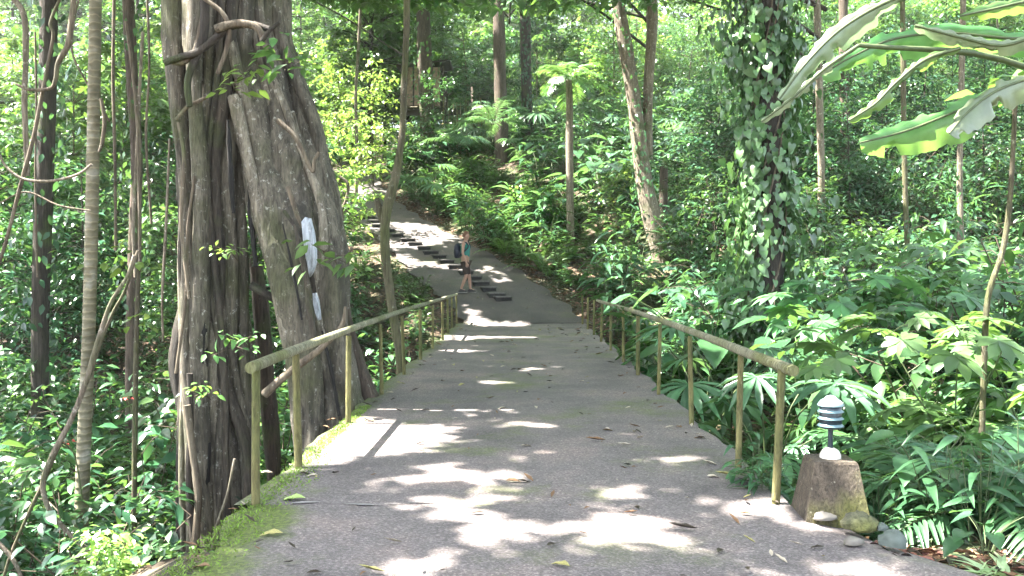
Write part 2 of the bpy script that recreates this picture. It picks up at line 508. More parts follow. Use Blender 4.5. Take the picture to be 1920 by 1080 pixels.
# palm trunk with rings
def ring_mat():
    m, t, b = new_mat('ringed_palm_bark')
    tc = N(t, 'ShaderNodeTexCoord')
    w = N(t, 'ShaderNodeTexWave', wave_type='BANDS', bands_direction='Z', i_Scale=3.4, i_Distortion=3.5, i_Detail=3.0)
    w.inputs['Detail Scale'].default_value = 2.0
    t.links.new(tc.outputs['Object'], w.inputs['Vector'])
    n = N(t, 'ShaderNodeTexNoise', i_Scale=4.0, i_Detail=6.0); t.links.new(tc.outputs['Object'], n.inputs['Vector'])
    r = ramp(t, [(.3, (.10, .09, .055)), (.55, (.19, .17, .11)), (.75, (.34, .33, .28))]); t.links.new(n.outputs[0], r.inputs[0])
    rw = ramp(t, [(.86, (1, 1, 1)), (.98, (1.5, 1.45, 1.4))]); t.links.new(w.outputs[0], rw.inputs[0])
    c = mixc(t, 1.0, r.outputs[0], rw.outputs[0], 'MULTIPLY')
    t.links.new(c, b.inputs['Base Color']); b.inputs['Roughness'].default_value = .8
    bp = N(t, 'ShaderNodeBump', i_Strength=.5, i_Distance=.02); t.links.new(w.outputs[0], bp.inputs['Height']); t.links.new(bp.outputs[0], b.inputs['Normal'])
    return m


B['ring'] = ring_mat()
SOIL = soil_mat()
DECK = paving_mat('deck_paving', .132, [(-1.2, -1.95, .75), (1.45, 2.2, .9)], .75)
PATHM = paving_mat('path_paving', .066, None, .3)
APPR = paving_mat('approach_paving', .132, [(-.95, -1.68, .9)], .45)

# ------------------------------------------------------------------ ground, path, bridge
xs = np.concatenate([np.linspace(-90, -14, 30), np.linspace(-13.4, 13.4, 110), np.linspace(14, 90, 30)])
ys = np.concatenate([np.linspace(-30, 1, 16), np.linspace(1.5, 52, 170), np.linspace(53.5, 170, 50)])
gx, gy = np.meshgrid(xs, ys)
gz = H(gx, gy)
nb = Buf(); k = len(xs)
ii = (np.arange(len(ys) - 1)[:, None] * k + np.arange(k - 1)[None, :])
nb.add(np.stack([gx, gy, gz], -1), np.stack([ii, ii + 1, ii + k + 1, ii + k], -1).reshape(-1, 4))
tag(link('ground', nb.mesh('ground', [SOIL])), kind='structure')

# hillside path (a sheet on the slope, its edges a little ragged)
pb = Buf()
Lc = smoothline(pl3, 5); Rc = smoothline(pr3, 5)
Lc[:, 0] += .12 * np.sin(np.arange(len(Lc)) * 1.9); Rc[:, 0] += .12 * np.sin(np.arange(len(Rc)) * 1.4 + 1)
nc = 12; rows = []
for a, c in zip(Lc, Rc):
    t = np.linspace(0, 1, nc)[:, None]
    row = a * (1 - t) + c * t
    row[:, 2] = plane_z(row[:, 1]) + .012 * wob(row[:, 0] * 2, row[:, 1] * 2)
    rows.append(row)
rows = np.array(rows); n_r = len(rows)
ii = (np.arange(n_r - 1)[:, None] * nc + np.arange(nc - 1)[None, :])
pb.add(rows, np.stack([ii, ii + 1, ii + nc + 1, ii + nc], -1).reshape(-1, 4))
tag(link('path', pb.mesh('path', [PATHM])), kind='structure')

# near approach
ab = Buf(); yy = np.linspace(-8, 5.53, 48); xx = np.linspace(0, 1, 14); rows = []
for y in yy:
    l = -1.62 + .10 * math.sin(y * 2.1) + .05 * math.sin(y * 7); r = 1.98 + .35 * sm(5.2, 3.9, y) + .08 * math.sin(y * 3.3)
    rows.append(np.stack([l + (r - l) * xx, np.full(14, y), -.004 - .05 * sm(.94, 1.0, xx) + 0 * xx], -1))
rows = np.array(rows); ii = (np.arange(47)[:, None] * 14 + np.arange(13)[None, :])
ab.add(rows, np.stack([ii, ii + 1, ii + 15, ii + 14], -1).reshape(-1, 4))
tag(link('pavement', ab.mesh('pavement', [APPR])), kind='structure')

CONC = plain_mat('old_concrete', (.10, .105, .06), .85, .35, 6.0, .4)
PALE_JOINT = plain_mat('joint_mortar', (.22, .205, .20), .8, .25, 14.0)
br = thing('footbridge', 'low concrete footbridge with a worn grey paved deck crossing the ravine', 'bridge', (0, 0, 0))
db = Buf()
yy = np.linspace(5.5, 24.15, 76); rows = []; nc = 20
for y in yy:
    l = -1.76 + .035 * math.sin(y * 3.1) + .02 * math.sin(y * 11); r = 1.69 + .035 * math.sin(y * 2.7 + 1) + .02 * math.sin(y * 9)
    rows.append(np.stack([np.linspace(l, r, nc), np.full(nc, y), np.full(nc, -.0036) if y < 5.51 else .003 * np.sin(np.linspace(0, 9, nc) + y)], -1))
rows = np.array(rows); ii = (np.arange(75)[:, None] * nc + np.arange(nc - 1)[None, :])
db.add(rows, np.stack([ii, ii + 1, ii + nc + 1, ii + nc], -1).reshape(-1, 4))
for e, flip in ((0, 1), (nc - 1, 0)):
    top = rows[:, e]; bot = top - np.array([0, 0, .3]); v = np.stack([top, bot], 1).reshape(-1, 3)
    q = np.arange(75)[:, None] * 2; f = np.hstack([q, q + 1, q + 3, q + 2]); db.add(v, f if flip else f[:, ::-1], 1)
link('deck', db.mesh('deck', [DECK, CONC]), br)
sb = Buf(); box(sb, (-1.6, 5.5, -.62), (1.55, 24.1, -.14)); link('beam', sb.mesh('beam', [CONC], False), br)
for y0 in (5.2, 24.0):
    sb = Buf(); box(sb, (-1.62, y0 - .45, -3.2), (1.6, y0 + .3, -.09)); link('abutment', sb.mesh('abutment', [CONC], False), br)
jb = Buf()
t = np.linspace(0, 1, 22); xj = -1.45 + t * .95; wj = .016 * np.abs(np.sin(t * 9 + .5) + .6 * np.sin(t * 23)) * (1 - .5 * t); yj = 5.52 + .03 * np.sin(t * 9)
v = np.concatenate([np.stack([xj, yj - wj, 0 * t + .005], -1), np.stack([xj, yj + wj, 0 * t + .005], -1)])
q = np.arange(21)[:, None]; jb.add(v, np.hstack([q, q + 1, q + 23, q + 22])); link('joint', jb.mesh('joint', [PALE_JOINT]), br)

# ------------------------------------------------------------------ railings
RAILW = bark_mat('weathered_rail', (.17, .165, .10), (.33, .32, .22), (.46, .46, .38), .3, (.15, .16, .05), .3, .3, 10)
POSTW = bark_mat('olive_post', (.11, .10, .035), (.22, .20, .075), (.34, .32, .2), .2, (.09, .11, .03), .4, .25, 9)


def railing(side, x0, posts, rail_pts, label):
    root = thing('railing', label, 'railing', (x0, 14, 0))
    off = np.array([x0, 14, 0.0])
    for i, (x, y, ztop, r) in enumerate(posts):
        b = Buf(); lean = np.array([RNG.normal(0, .012), RNG.normal(0, .012), 0])
        tube(b, smoothline([np.array([x, y, -.28]) - off - lean, np.array([x, y, ztop]) - off + lean], 6), [r * 1.04, r * .95], 12, lump=.03, seed=i + 50)
        link('post', b.mesh('post', [POSTW]), root)
    b = Buf(); tube(b, smoothline(np.array(rail_pts) - off, 8), [.036, .032, .031], 14, lump=.02, seed=3)
    link('top_rail', b.mesh('top_rail', [RAILW]), root)


ly = [5.49, 6.52, 8.43, 10.4, 12.35, 14.4, 16.4, 18.4, 20.4, 22.3, 23.9]
lx = -1.665
railing(-1, lx, [(lx - (.12 if y > 22 else .06 if y > 20 else 0), y, .85 - .004 * (y - 5), .025 + RNG.uniform(-.003, .004)) for y in ly],
        [(lx + .02, 5.33, .875), (lx, 6.52, .88), (lx, 8.43, .892), (lx, 12.35, .895), (lx - .01, 16.4, .87), (lx - .04, 20.4, .84), (lx - .13, 24.1, .79)],
        'pole handrail on the left of the bridge, beside the giant fig')
ry = [5.56, 6.55, 8.43, 10.4, 12.3, 14.1, 16.1, 18.0, 19.9, 21.8, 23.7]
rx = 1.60
railing(1, rx, [(rx, y, .85 - .004 * (y - 5), .025 + RNG.uniform(-.003, .004)) for y in ry],
        [(rx + .04, 5.38, .855), (rx, 6.55, .875), (rx, 8.43, .882), (rx, 12.3, .87), (rx, 16.1, .83), (rx, 19, .80)],
        'pole handrail on the right of the bridge, ending by the bollard lamp')

# ------------------------------------------------------------------ steps on the path
STEP_T = plain_mat('step_tread', (.12, .112, .105), .8, .3, 18, .4)
STEP_R = plain_mat('shaded_step_riser', (.018, .017, .016), .8, .4, 14, .4)  # near-black colour stands in for the shade on the step fronts
steps = [(943, 562), (931, 555), (916, 544), (902, 533), (888, 523), (874, 513), (855, 502), (838, 492), (824, 483), (808, 475), (795, 467), (778, 459), (765, 452), (745, 443), (727, 434), (708, 425), (702, 417), (692, 409), (684, 402)]
for i, (px, py) in enumerate(steps):
    c = on_plane(px, py)
    o = thing('stone_step', 'small stone step with a shaded dark front, one of the row climbing the grey path', 'step', tuple(c), 'stone steps climbing the path', rz=.25 + .05 * math.sin(i * 3.1))
    w = .25 + .02 * math.sin(i * 2.3)
    b = Buf(); box(b, (-w, -.16, .062), (w, .44, .105), bev=.012); link('tread', b.mesh('tread', [STEP_T], False), o)
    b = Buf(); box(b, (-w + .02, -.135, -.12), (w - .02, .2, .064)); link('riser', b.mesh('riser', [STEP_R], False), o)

# ------------------------------------------------------------------ bollard lamp
BOLC = bark_mat('mossy_concrete', (.055, .043, .03), (.14, .11, .078), (.3, .27, .2), .25, (.16, .17, .03), .30, .8, 12)
NAVY = plain_mat('dark_blue_paint', (.014, .026, .034), .3, .2, 8, 0)
TEALP = plain_mat('teal_grey_paint', (.10, .17, .185), .35, .15, 8, 0)
WHITEP = plain_mat('pale_blue_paint', (.20, .29, .30), .3, .06, 8, 0)
DOME = plain_mat('white_glass', (.55, .52, .46), .5, .05, 6, 0)
bx, by = P(1556, 960, 5.36)[:2]
bo = thing('bollard_light', 'louvred bollard lamp on a mossy concrete pedestal at the bridge end', 'lamp', (bx, by, -.04), rz=-.06)
bo.scale = (.80, .80, .95)
b = Buf()
rg = []
for z, s in ((0, .232), (.02, .235), (.2, .195), (.375, .16), (.39, .15)):
    rg.append([(-s, -s, z), (0, -s - .004, z), (s, -s, z), (s + .003, 0, z), (s, s, z), (0, s, z), (-s, s, z), (-s - .003, 0, z)])
loft(b, rg); link('pedestal', b.mesh('pedestal', [BOLC], False), bo)
b = Buf(); lathe(b, [(.078, .392), (.076, .415), (.06, .44), (.032, .455), (.01, .458)], (0, 0, 0), 24); link('dome_base', b.mesh('dome_base', [DOME]), bo)
b = Buf(); lathe(b, [(.019, .45), (.019, .60)], (0, 0, 0), 14); link('pole', b.mesh('pole', [NAVY]), bo)
hd = link('lamp_head', None, bo) if False else None
b = Buf(); lathe(b, [(.07, .58), (.082, .588), (.082, .73), (.07, .735)], (0, 0, 0), 24); hd = link('lamp_head', b.mesh('lamp_head', [NAVY]), bo)
b = Buf(); lathe(b, [(.096, .724), (.099, .731), (.075, .756), (.045, .772), (.034, .784), (.012, .79), (.004, .791)], (0, 0, 0), 28); link('cap', b.mesh('cap', [WHITEP]), bo)
for z in (.60, .645, .69):
    b = Buf(); lathe(b, [(.08, z + .004), (.097, z - .006), (.098, z - .002), (.081, z + .012)], (0, 0, 0), 28); link('louvre', b.mesh('louvre', [TEALP]), bo)

# rocks near the bollard
ROCKS = [(1612, 985, .15, .10, 'mossy', 'mossy yellow-green rock just in front of the lamp pedestal'), (1675, 1016, .10, .09, 'grey', 'smooth grey-green rock right of the mossy rock'),
         (1545, 970, .09, .045, 'pale', 'flat pale stone against the foot of the lamp pedestal'), (1600, 1016, .08, .04, 'pale', 'flat pale stone below the mossy rock'), (1655, 990, .05, .04, 'grey', 'small grey stone between the two larger rocks')]
RM = dict(mossy=bark_mat('mossy_rock', (.09, .09, .06), (.2, .19, .14), (.3, .3, .2), .2, (.15, .16, .03), .55, 1, 8), grey=plain_mat('grey_rock', (.085, .105, .09), .7, .3, 12, .5), pale=plain_mat('pale_rock', (.17, .155, .13), .8, .25, 12, .5))
for i, (px, py, r, h, kd, lab) in enumerate(ROCKS):
    d = EYE[2] * FPX / (py - 505 + h * 150) * 1.0
    c = P(px, py, EYE[2] * FPX / (py - 505 + 8))
    b = Buf(); rr = np.random.default_rng(i); th = np.linspace(0, 6.283, 14, endpoint=False); ph = rr.uniform(0, 6, 4)
    rings = []
    for a in np.linspace(-.35, 1.5, 8):
        rad = .66 * r * math.cos(max(a, -.3) * .98) * (1 + .09 * rr.normal(0, 1, 14) + .14 * np.sin(2 * th + ph[0]) + .1 * np.sin(3 * th + ph[1] + a))
        rings.append(np.stack([rad * np.cos(th), rad * .8 * np.sin(th), np.full(14, .7 * h * math.sin(a)) * (1 + .06 * rr.normal(0, 1, 14)) * (1 + .12 * np.sin(th + ph[2]))], -1))
    loft(b, rings); tag(link('rock', b.mesh('rock', [RM[kd]]), None, tuple(c)), lab, 'rock')


# ------------------------------------------------------------------ plant builders: each returns (stem Buf, leaf Buf)
def rdir(n, rng, zlo=-.3, zhi=.5):
    a = rng.uniform(0, 2 * np.pi, n); z = rng.uniform(zlo, zhi, n)
    return np.stack([np.cos(a), np.sin(a), z], -1)


def spray(buf, c, n, rad, size, tm, rng, m=0, droop=-.25, flat=.35, out=None):
    c = np.asarray(c, float)
    off = rng.normal(0, 1, (n, 3)) * np.array([rad, rad, rad * flat]) * .55
    D = nrm(off * np.array([1, 1, .5]) + rdir(n, rng) * rad * .5); D[:, 2] += droop + rng.normal(0, .2, n)
    Nn = np.stack([rng.normal(0, .35, n), rng.normal(0, .35, n), np.ones(n)], -1)
    if out is not None: Nn = Nn + out * .5
    place(buf, tm, c + off, D, Nn, size * rng.uniform(.6, 1.25, n), m)


def shrub(seed, h=1.3, w=.8, nc=26, nl=13, size=.15, tm=LEAF_OV, mat=0, stemr=.010):
    rng = np.random.default_rng(seed); st, lf = Buf(), Buf()
    n_main = 5
    mains = []
    for i in range(n_main):
        a = 6.283 * i / n_main + rng.uniform(-.4, .4); sp = rng.uniform(.25, .8) * w
        tip = np.array([math.cos(a) * sp, math.sin(a) * sp, h * rng.uniform(.7, 1.0)])
        pts = smoothline([[0, 0, -.1], [tip[0] * .25, tip[1] * .25, h * .4], tip], 5); mains.append(pts)
        tube(st, pts, [stemr, stemr * .4], 5, cap=False)
    for k in range(nc):
        pts = mains[k % n_main]; q = pts[rng.integers(3, len(pts))]
        a = rng.uniform(0, 6.283); r = w * rng.uniform(.05, .55)
        c = q + np.array([math.cos(a) * r, math.sin(a) * r, rng.uniform(-.1, .25) * h * .5])
        c[2] = max(c[2], .12)
        tube(st, [q, (q + c) / 2 + [0, 0, .03], c], [stemr * .4, stemr * .2], 4, cap=False)
        spray(lf, c, nl, w * .32, size, tm, rng, out=nrm(c * np.array([1, 1, .3])))
    return st, lf


def clump(seed, n=14, h=1.2, L=.6, tm=LEAF_LONG, leaves=4, spread=.5, stemr=.008):
    """ginger or heliconia: cane stems with long paddle leaves along them"""
    rng = np.random.default_rng(seed); st, lf = Buf(), Buf()
    for i in range(n):
        a = rng.uniform(0, 6.283); r0 = rng.uniform(0, .18); hh = h * rng.uniform(.5, 1.05)
        base = np.array([math.cos(a) * r0, math.sin(a) * r0, -.05]); lean = spread * rng.uniform(.2, 1) * hh
        tip = base + [math.cos(a) * lean, math.sin(a) * lean, hh]
        pts = smoothline([base, base * .7 + tip * .3 + [0, 0, .12 * hh], tip], 4); tube(st, pts, [stemr, stemr * .5], 5, cap=False)
        for k in range(leaves):
            q = pts[int((.35 + .65 * (k + 1) / leaves) * (len(pts) - 1))]
            aa = a + (1 if k % 2 else -1) * rng.uniform(.3, 1.4)
            place(lf, tm, q, [math.cos(aa), math.sin(aa), rng.uniform(.15, .8)], [rng.normal(0, .2), rng.normal(0, .2), 1], L * rng.uniform(.7, 1.15))
    return st, lf


def frond(st, lf, base, az, el, L, pairs, ll, tm, rng, bend=1.3, rr=.008, keep=.12, vee=.25):
    n = 14; pts = [np.array(base, float)]; e = el
    for i in range(n):
        pts.append(pts[-1] + L / n * np.array([math.cos(az) * math.cos(e), math.sin(az) * math.cos(e), math.sin(e)])); e -= bend / n
    pts = np.array(pts); tube(st, pts, [rr, rr * .35], 5, cap=False)
    t = np.repeat(np.linspace(keep, .985, pairs), 2); sgn = np.tile([1, -1], pairs)
    idx = t * n; i0 = np.minimum(idx.astype(int), n - 1); fr = (idx - i0)[:, None]
    q = pts[i0] * (1 - fr) + pts[i0 + 1] * fr; T = nrm(pts[i0 + 1] - pts[i0])
    side = nrm(np.cross(T, [0, 0, 1.0])); up = np.cross(side, T)
    D = side * sgn[:, None] * .85 + T * (.35 + .5 * t[:, None]) + up * vee + rng.normal(0, .06, (len(t), 3)) - np.array([0, 0, .18])
    S = ll * (np.sin(np.pi * np.clip((t - keep) / (1 - keep) * .86 + .12, 0, 1)) ** .7) * rng.uniform(.85, 1.1, len(t))
    place(lf, tm, q, D, up + rng.normal(0, .12, (len(t), 3)), S)


def rosette(seed, n=9, L=.8, pairs=20, ll=.14, tm=LEAF_LANCE, el=(.6, 1.2), bend=1.4, trunk=0.0):
    rng = np.random.default_rng(seed); st, lf = Buf(), Fronds()
    if trunk > 0: tube(st, smoothline([[0, 0, -.2], [.05, 0, trunk * .5], [0, .03, trunk]], 5), [.05, .04], 8, lump=.05)
    for i in range(n):
        lf.append(Buf()); frond(st, lf[-1], (0, 0, trunk), 6.283 * i / n + rng.uniform(-.3, .3), rng.uniform(*el), L * rng.uniform(.75, 1.1), pairs, ll, tm, rng, bend * rng.uniform(.8, 1.2))
    return st, lf


def fanpalm(seed, n=10, h=1.1, R=.5, tm=LEAF_FAN):
    rng = np.random.default_rng(seed); st, lf = Buf(), Fronds()
    for i in range(n):
        lf.append(Buf()); a = 6.283 * i / n + rng.uniform(-.3, .3); r = h * rng.uniform(.25, .9); z = h * rng.uniform(.45, 1.05)
        tip = np.array([math.cos(a) * r, math.sin(a) * r, z])
        tube(st, smoothline([[0, 0, -.05], tip * [.4, .4, .65], tip], 5), [.009, .006], 5, cap=False)
        place(lf[-1], tm, tip, [math.cos(a), math.sin(a), -.25 + rng.normal(0, .2)], [math.cos(a) * .3, math.sin(a) * .3, 1], R * rng.uniform(.75, 1.15))
    return st, lf


def undertree(seed, h=6.0, w=1.5, nc=46, nl=26, size=.19, tm=LEAF_OV_LO, lo=.22, r=.05):
    rng = np.random.default_rng(seed); st, lf = Buf(), Buf()
    top = np.array([rng.normal(0, .25), rng.normal(0, .25), h])
    pts = smoothline([[0, 0, -.3], [rng.normal(0, .12), rng.normal(0, .12), h * .4], top], 8); tube(st, pts, [r, r * .35], 7, lump=.05, seed=seed)
    for k in range(nc):
        f = lo + (1 - lo) * rng.uniform(0, 1) ** .9; q = pts[int(f * (len(pts) - 1))]
        a = rng.uniform(0, 6.283); rad = w * rng.uniform(.25, 1.0) * (1.05 - .55 * abs(f - .6))
        c = q + np.array([math.cos(a) * rad, math.sin(a) * rad, rng.uniform(-.1, .45) * rad])
        tube(st, [q, q * .45 + c * .55 + [0, 0, .07 * rad], c], [r * .3, r * .1], 4, cap=False)
        spray(lf, c, nl, .42, size, tm, rng)
    return st, lf


KINDS = {}


def make_kind(name, part_names, bufs, mats, cat):
    """part_names: (stem name, leaf name).  Keeps separate part meshes for near plants and one joined mesh for far ones."""
    st, lf = bufs
    ms, ml = mats
    j = Buf(); v, f, _ = st.arrays(); j.add(v, f, 0); v, f, _ = lf.arrays(); j.add(v, f, 1)
    KINDS.setdefault(name, []).append(dict(stem=st.mesh(part_names[0], [ms]), leaf=[q.mesh(part_names[1], [ml]) for q in (lf if isinstance(lf, Fronds) else [lf])], join=j.mesh(name, [ms, ml]), pn=part_names, cat=cat))


def put(name, p, s=1.0, rz=None, label=None, group=None, far=False, variant=None, tilt=0.0, cat=None):
    kd = KINDS[name]; kd = kd[variant if variant is not None else random.randrange(len(kd))]
    rz = random.uniform(0, 6.283) if rz is None else rz
    if far:
        o = link(name, kd['join'])
        tag(o, label, cat or kd['cat'], group)
    else:
        o = thing(name, label, cat or kd['cat'], group=group)
        link(kd['pn'][0], kd['stem'], o)
        for q in kd['leaf']: link(kd['pn'][1], q, o)
    o.location = tuple(p); o.rotation_euler = (random.uniform(-tilt, tilt), random.uniform(-tilt, tilt), rz); o.scale = (s, s, s * random.uniform(.9, 1.12))
    return o


for s in range(4): make_kind('leafy_shrub', ('stem', 'foliage'), shrub(s, 1.3, .8, (38, 30, 24, 28)[s], (15, 12, 8, 8)[s], (.115, .155, .22, .18)[s], (LEAF_OV, LEAF_OV, LEAF_LANCE, LEAF_COMP)[s]), (B['twig'], G['shrub']), 'shrub')
for s in range(2): make_kind('dark_shrub', ('stem', 'foliage'), shrub(10 + s, 1.2, .9, 30, 13, .13, LEAF_OV), (B['twig'], G['shade']), 'shrub')
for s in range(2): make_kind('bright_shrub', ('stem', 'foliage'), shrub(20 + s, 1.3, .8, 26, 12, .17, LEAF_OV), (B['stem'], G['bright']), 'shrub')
for s in range(2): make_kind('lobed_leaf_shrub', ('stem', 'foliage'), shrub(30 + s, 1.5, .9, 20, 5, .20, LEAF_LOBED), (B['stem'], G['fern']), 'shrub')
for s in range(2): make_kind('ginger_plant', ('stem', 'foliage'), clump(40 + s, 14, 1.1, .48), (B['stem'], G['glossy']), 'plant')
for s in range(2): make_kind('lance_leaf_plant', ('stem', 'foliage'), clump(50 + s, 18, .75, .30, LEAF_LANCE, 5), (B['stem'], G['shrub']), 'plant')
for s in range(2): make_kind('fern', ('stem', 'frond'), rosette(60 + s, 11, .85, 22, .15, LEAF_LANCE), (B['stem'], G['fern']), 'fern')
for s in range(2): make_kind('feather_palm', ('stem', 'frond'), rosette(70 + s, 9, 1.9, 28, .48, blade(3, .11, .35, .25, .35), (.5, 1.3), 1.5), (B['stem'], G['palm']), 'palm')
for s in range(2): make_kind('fan_palm', ('stem', 'frond'), fanpalm(80 + s), (B['stem'], G['palm']), 'palm')
for s in range(2): make_kind('arum_plant', ('stem', 'leaf'), fanpalm(90 + s, 9, .8, .36, LEAF_HEART), (B['stem'], G['glossy']), 'plant')
for s in range(3): make_kind('understory_tree', ('trunk', 'crown'), undertree(100 + s, 6, 1.6, 60, 30, .25), (B['brown'], G['shrub']), 'tree')
for s in range(2): make_kind('dark_understory_tree', ('trunk', 'crown'), undertree(110 + s, 5.5, 1.7, 60, 30, .22), (B['dark'], G['shade']), 'tree')
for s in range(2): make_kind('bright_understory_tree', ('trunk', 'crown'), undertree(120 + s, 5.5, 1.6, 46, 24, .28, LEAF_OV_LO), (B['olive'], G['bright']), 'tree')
for s in range(2): make_kind('tall_forest_tree', ('trunk', 'crown'), undertree(130 + s, 16, 3.2, 170, 44, .36, LEAF_OV_LO, .25, .17), (B['dark'], G['canopy']), 'tree')
for s in range(2): make_kind('big_leaf_tree', ('trunk', 'crown'), undertree(150 + s, 7.0, 1.9, 50, 7, .42, LEAF_COMP, .2, .06), (B['olive'], G['canopy']), 'tree')
make_kind('pale_ginger_plant', ('stem', 'foliage'), clump(160, 16, .8, .42), (B['stem'], G['bright']), 'plant')
make_kind('striped_lily', ('stem', 'foliage'), clump(140, 9, .12, .5, LEAF_THIN, 7, 1.2), (B['stem'], G['variegated']), 'plant')

# ------------------------------------------------------------------ giant strangler fig
def PL(pts, d):
    d = np.broadcast_to(np.asarray(d, float), (len(pts),)) if np.ndim(d) == 0 else np.interp(np.linspace(0, 1, len(pts)), np.linspace(0, 1, len(d)), d)
    return np.array([P(a, c, dd) for (a, c), dd in zip(pts, d)])


FIG0 = np.array([-3.0, 10.2, -2.6])
fig = thing('strangler_fig', 'giant strangler fig with fluted grey roots forming a split trunk beside the bridge', 'tree', tuple(FIG0))


def fig_root(pts, d, rpx, mat='fig', sides=12, lump=.16, seed=0, k=9, flute=.05, name='aerial_root'):
    b = Buf(); w = PL(pts, d); dm = float(np.mean(d))
    tube(b, smoothline(w, k) - FIG0, np.array(rpx) * dm / FPX, sides, lump=lump, seed=seed, flute=flute)
    return link(name, b.mesh(name, [B[mat]]), fig)


rf = np.random.default_rng(5)
# left bundle: front and rear rows of near-vertical roots
for row, (nn, dof, rp) in enumerate(((17, -.42, (13, 10, 11, 12)), (9, .45, (24, 20, 20, 22)))):
    for i in range(nn):
        u = (-1 + 2 * (i + .5) / nn) * (1 if row == 0 else .72) - (0 if row == 0 else .2)
        d = 10.1 + dof * math.sqrt(max(0, 1 - u * u * .9)) * (1 if row == 0 else 1)
        j = lambda s: rf.normal(0, s * 1.5)
        d += rf.normal(0, .19) if row == 0 else 0
        x = [405 + u * 95, 398 + u * 80 + j(6), 388 + u * 58 + j(5), 381 + u * 46 + j(4), 390 + u * 50 + j(6), 398 + u * 56 + j(8), 406 + u * 62 + j(8), 410 + u * 70]
        yv = [-700, -20, 160, 330, 500, 680, 860, 1060]
        kk = rf.choice([.5, .7, 1.0, 1.4]); rr = [q * kk * rf.uniform(.7, 1.25) for q in rp]
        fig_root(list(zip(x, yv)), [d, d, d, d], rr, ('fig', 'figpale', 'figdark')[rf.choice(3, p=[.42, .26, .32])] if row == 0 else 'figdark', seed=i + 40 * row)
# right bundle
R = [
    ([(440, -700), (440, -20), (452, 110), (474, 220), (496, 330), (520, 440), (546, 540), (564, 640), (578, 740), (588, 850)], [10.0, 9.8, 9.45, 9.4], [40, 38, 40, 30, 26], 'fig'),
    ([(470, -700), (480, -20), (495, 110), (520, 220), (540, 320), (553, 400), (548, 470), (556, 560), (572, 680), (585, 830)], [10.2, 9.9, 9.5, 9.5], [34, 34, 38, 28, 22, 20], 'fig'),
    ([(500, -700), (515, 0), (535, 130), (560, 240), (583, 330), (598, 400), (612, 470), (620, 560), (632, 650), (655, 760), (670, 840)], [10.5, 10.1, 9.75, 9.7], [26, 28, 34, 28, 28, 26], 'fig'),
    ([(500, 130), (540, 215), (566, 290), (590, 345), (604, 400), (606, 470)], [9.75, 9.6], [9, 8, 7, 9], 'figpale'),
    ([(520, 60), (560, 180), (590, 270), (614, 350), (628, 430), (634, 520), (640, 620), (668, 720), (700, 800)], [10.7, 10.5], [22, 20, 20, 22], 'fig'),
    ([(440, 180), (466, 300), (498, 440), (524, 560), (546, 680), (560, 790), (566, 880)], [9.5, 9.3], [12, 13, 12, 13], 'figpale'),
    ([(585, 480), (592, 560), (605, 660), (618, 760), (625, 850)], [9.7, 9.5], [13, 11, 12, 15], 'figpale'),
    ([(600, 520), (612, 620), (648, 720), (680, 800)], [9.9, 9.8], [16, 18, 20, 18], 'fig'),
    ([(520, 420), (548, 520), (552, 600), (566, 690), (600, 800), (606, 860)], [10.1, 10.0], [20, 20, 22, 20], 'fig'),
    ([(540, 560), (575, 680), (590, 780), (590, 860)], [9.8, 9.7], [24, 26, 28, 26], 'fig'),
    ([(480, 500), (492, 620), (505, 760), (515, 900)], [10.9, 10.8], [14, 14, 16], 'brown'),
    ([(630, 540), (655, 650), (690, 740), (716, 800)], [10.3, 10.2], [18, 18, 22], 'brown'),
    ([(400, -700), (405, -20), (412, 60), (422, 120), (428, 175)], [9.8, 9.7], [40, 36, 28, 10], 'fig'),
    ([(360, -600), (365, -20), (372, 120), (388, 240), (396, 380), (392, 520), (400, 700), (395, 860), (410, 1040)], [9.7, 9.55], [24, 20, 16, 14, 15], 'figpale'),
    ([(335, -600), (325, -20), (330, 150), (345, 300), (352, 480), (350, 680), (362, 860), (360, 1050)], [9.8, 9.7], [20, 18, 12, 11, 13], 'fig'),
    ([(430, 215), (444, 290), (450, 400), (455, 540), (456, 680), (462, 840), (452, 1000)], [9.9, 9.8], [10, 11, 12, 13, 16], 'fig'),
]
for i, (p, d, r, m) in enumerate(R): fig_root(p, d, r, m, sides=14, seed=100 + i)
# slender roots fused over the face of the leaning half
for i in range(10):
    u = rf.uniform(0, 1); x0 = 425 + 105 * u; x1 = 470 + 125 * u; x2 = 520 + 112 * u; x3 = 565 + 100 * u; x4 = 570 + 130 * u
    j = lambda s: rf.normal(0, s); st_ = rf.integers(0, 3)
    q = [(x0 - 15, -300), (x0 + j(6), 40), (x1 - 12 + j(8), 210), (x1 + 20 + j(8), 330), (x2 + j(8), 470), (x3 - 18 + j(8), 610), (x4 - 10 + j(8), 730), (x4 + 8 + j(6), 860)][st_:]
    fig_root(q, [9.62 + .55 * u * u, 9.42 + .55 * u * u], [rf.uniform(5, 13) * f for f in (1, .8, .9, 1.1)], ('fig', 'figpale', 'figdark')[rf.choice(3, p=[.5, .3, .2])], sides=10, seed=400 + i)
for q, r_ in (([(553, 420), (564, 470), (576, 530), (583, 560)], [3, 6, 6, 3]), ([(574, 535), (582, 590), (592, 650)], [4, 8, 5])): fig_root(q, 9.13, r_, 'figdark', sides=8, seed=7, name='shade_and_char_strip')  # dark tubes laid over the roots paint the shade of small hollows
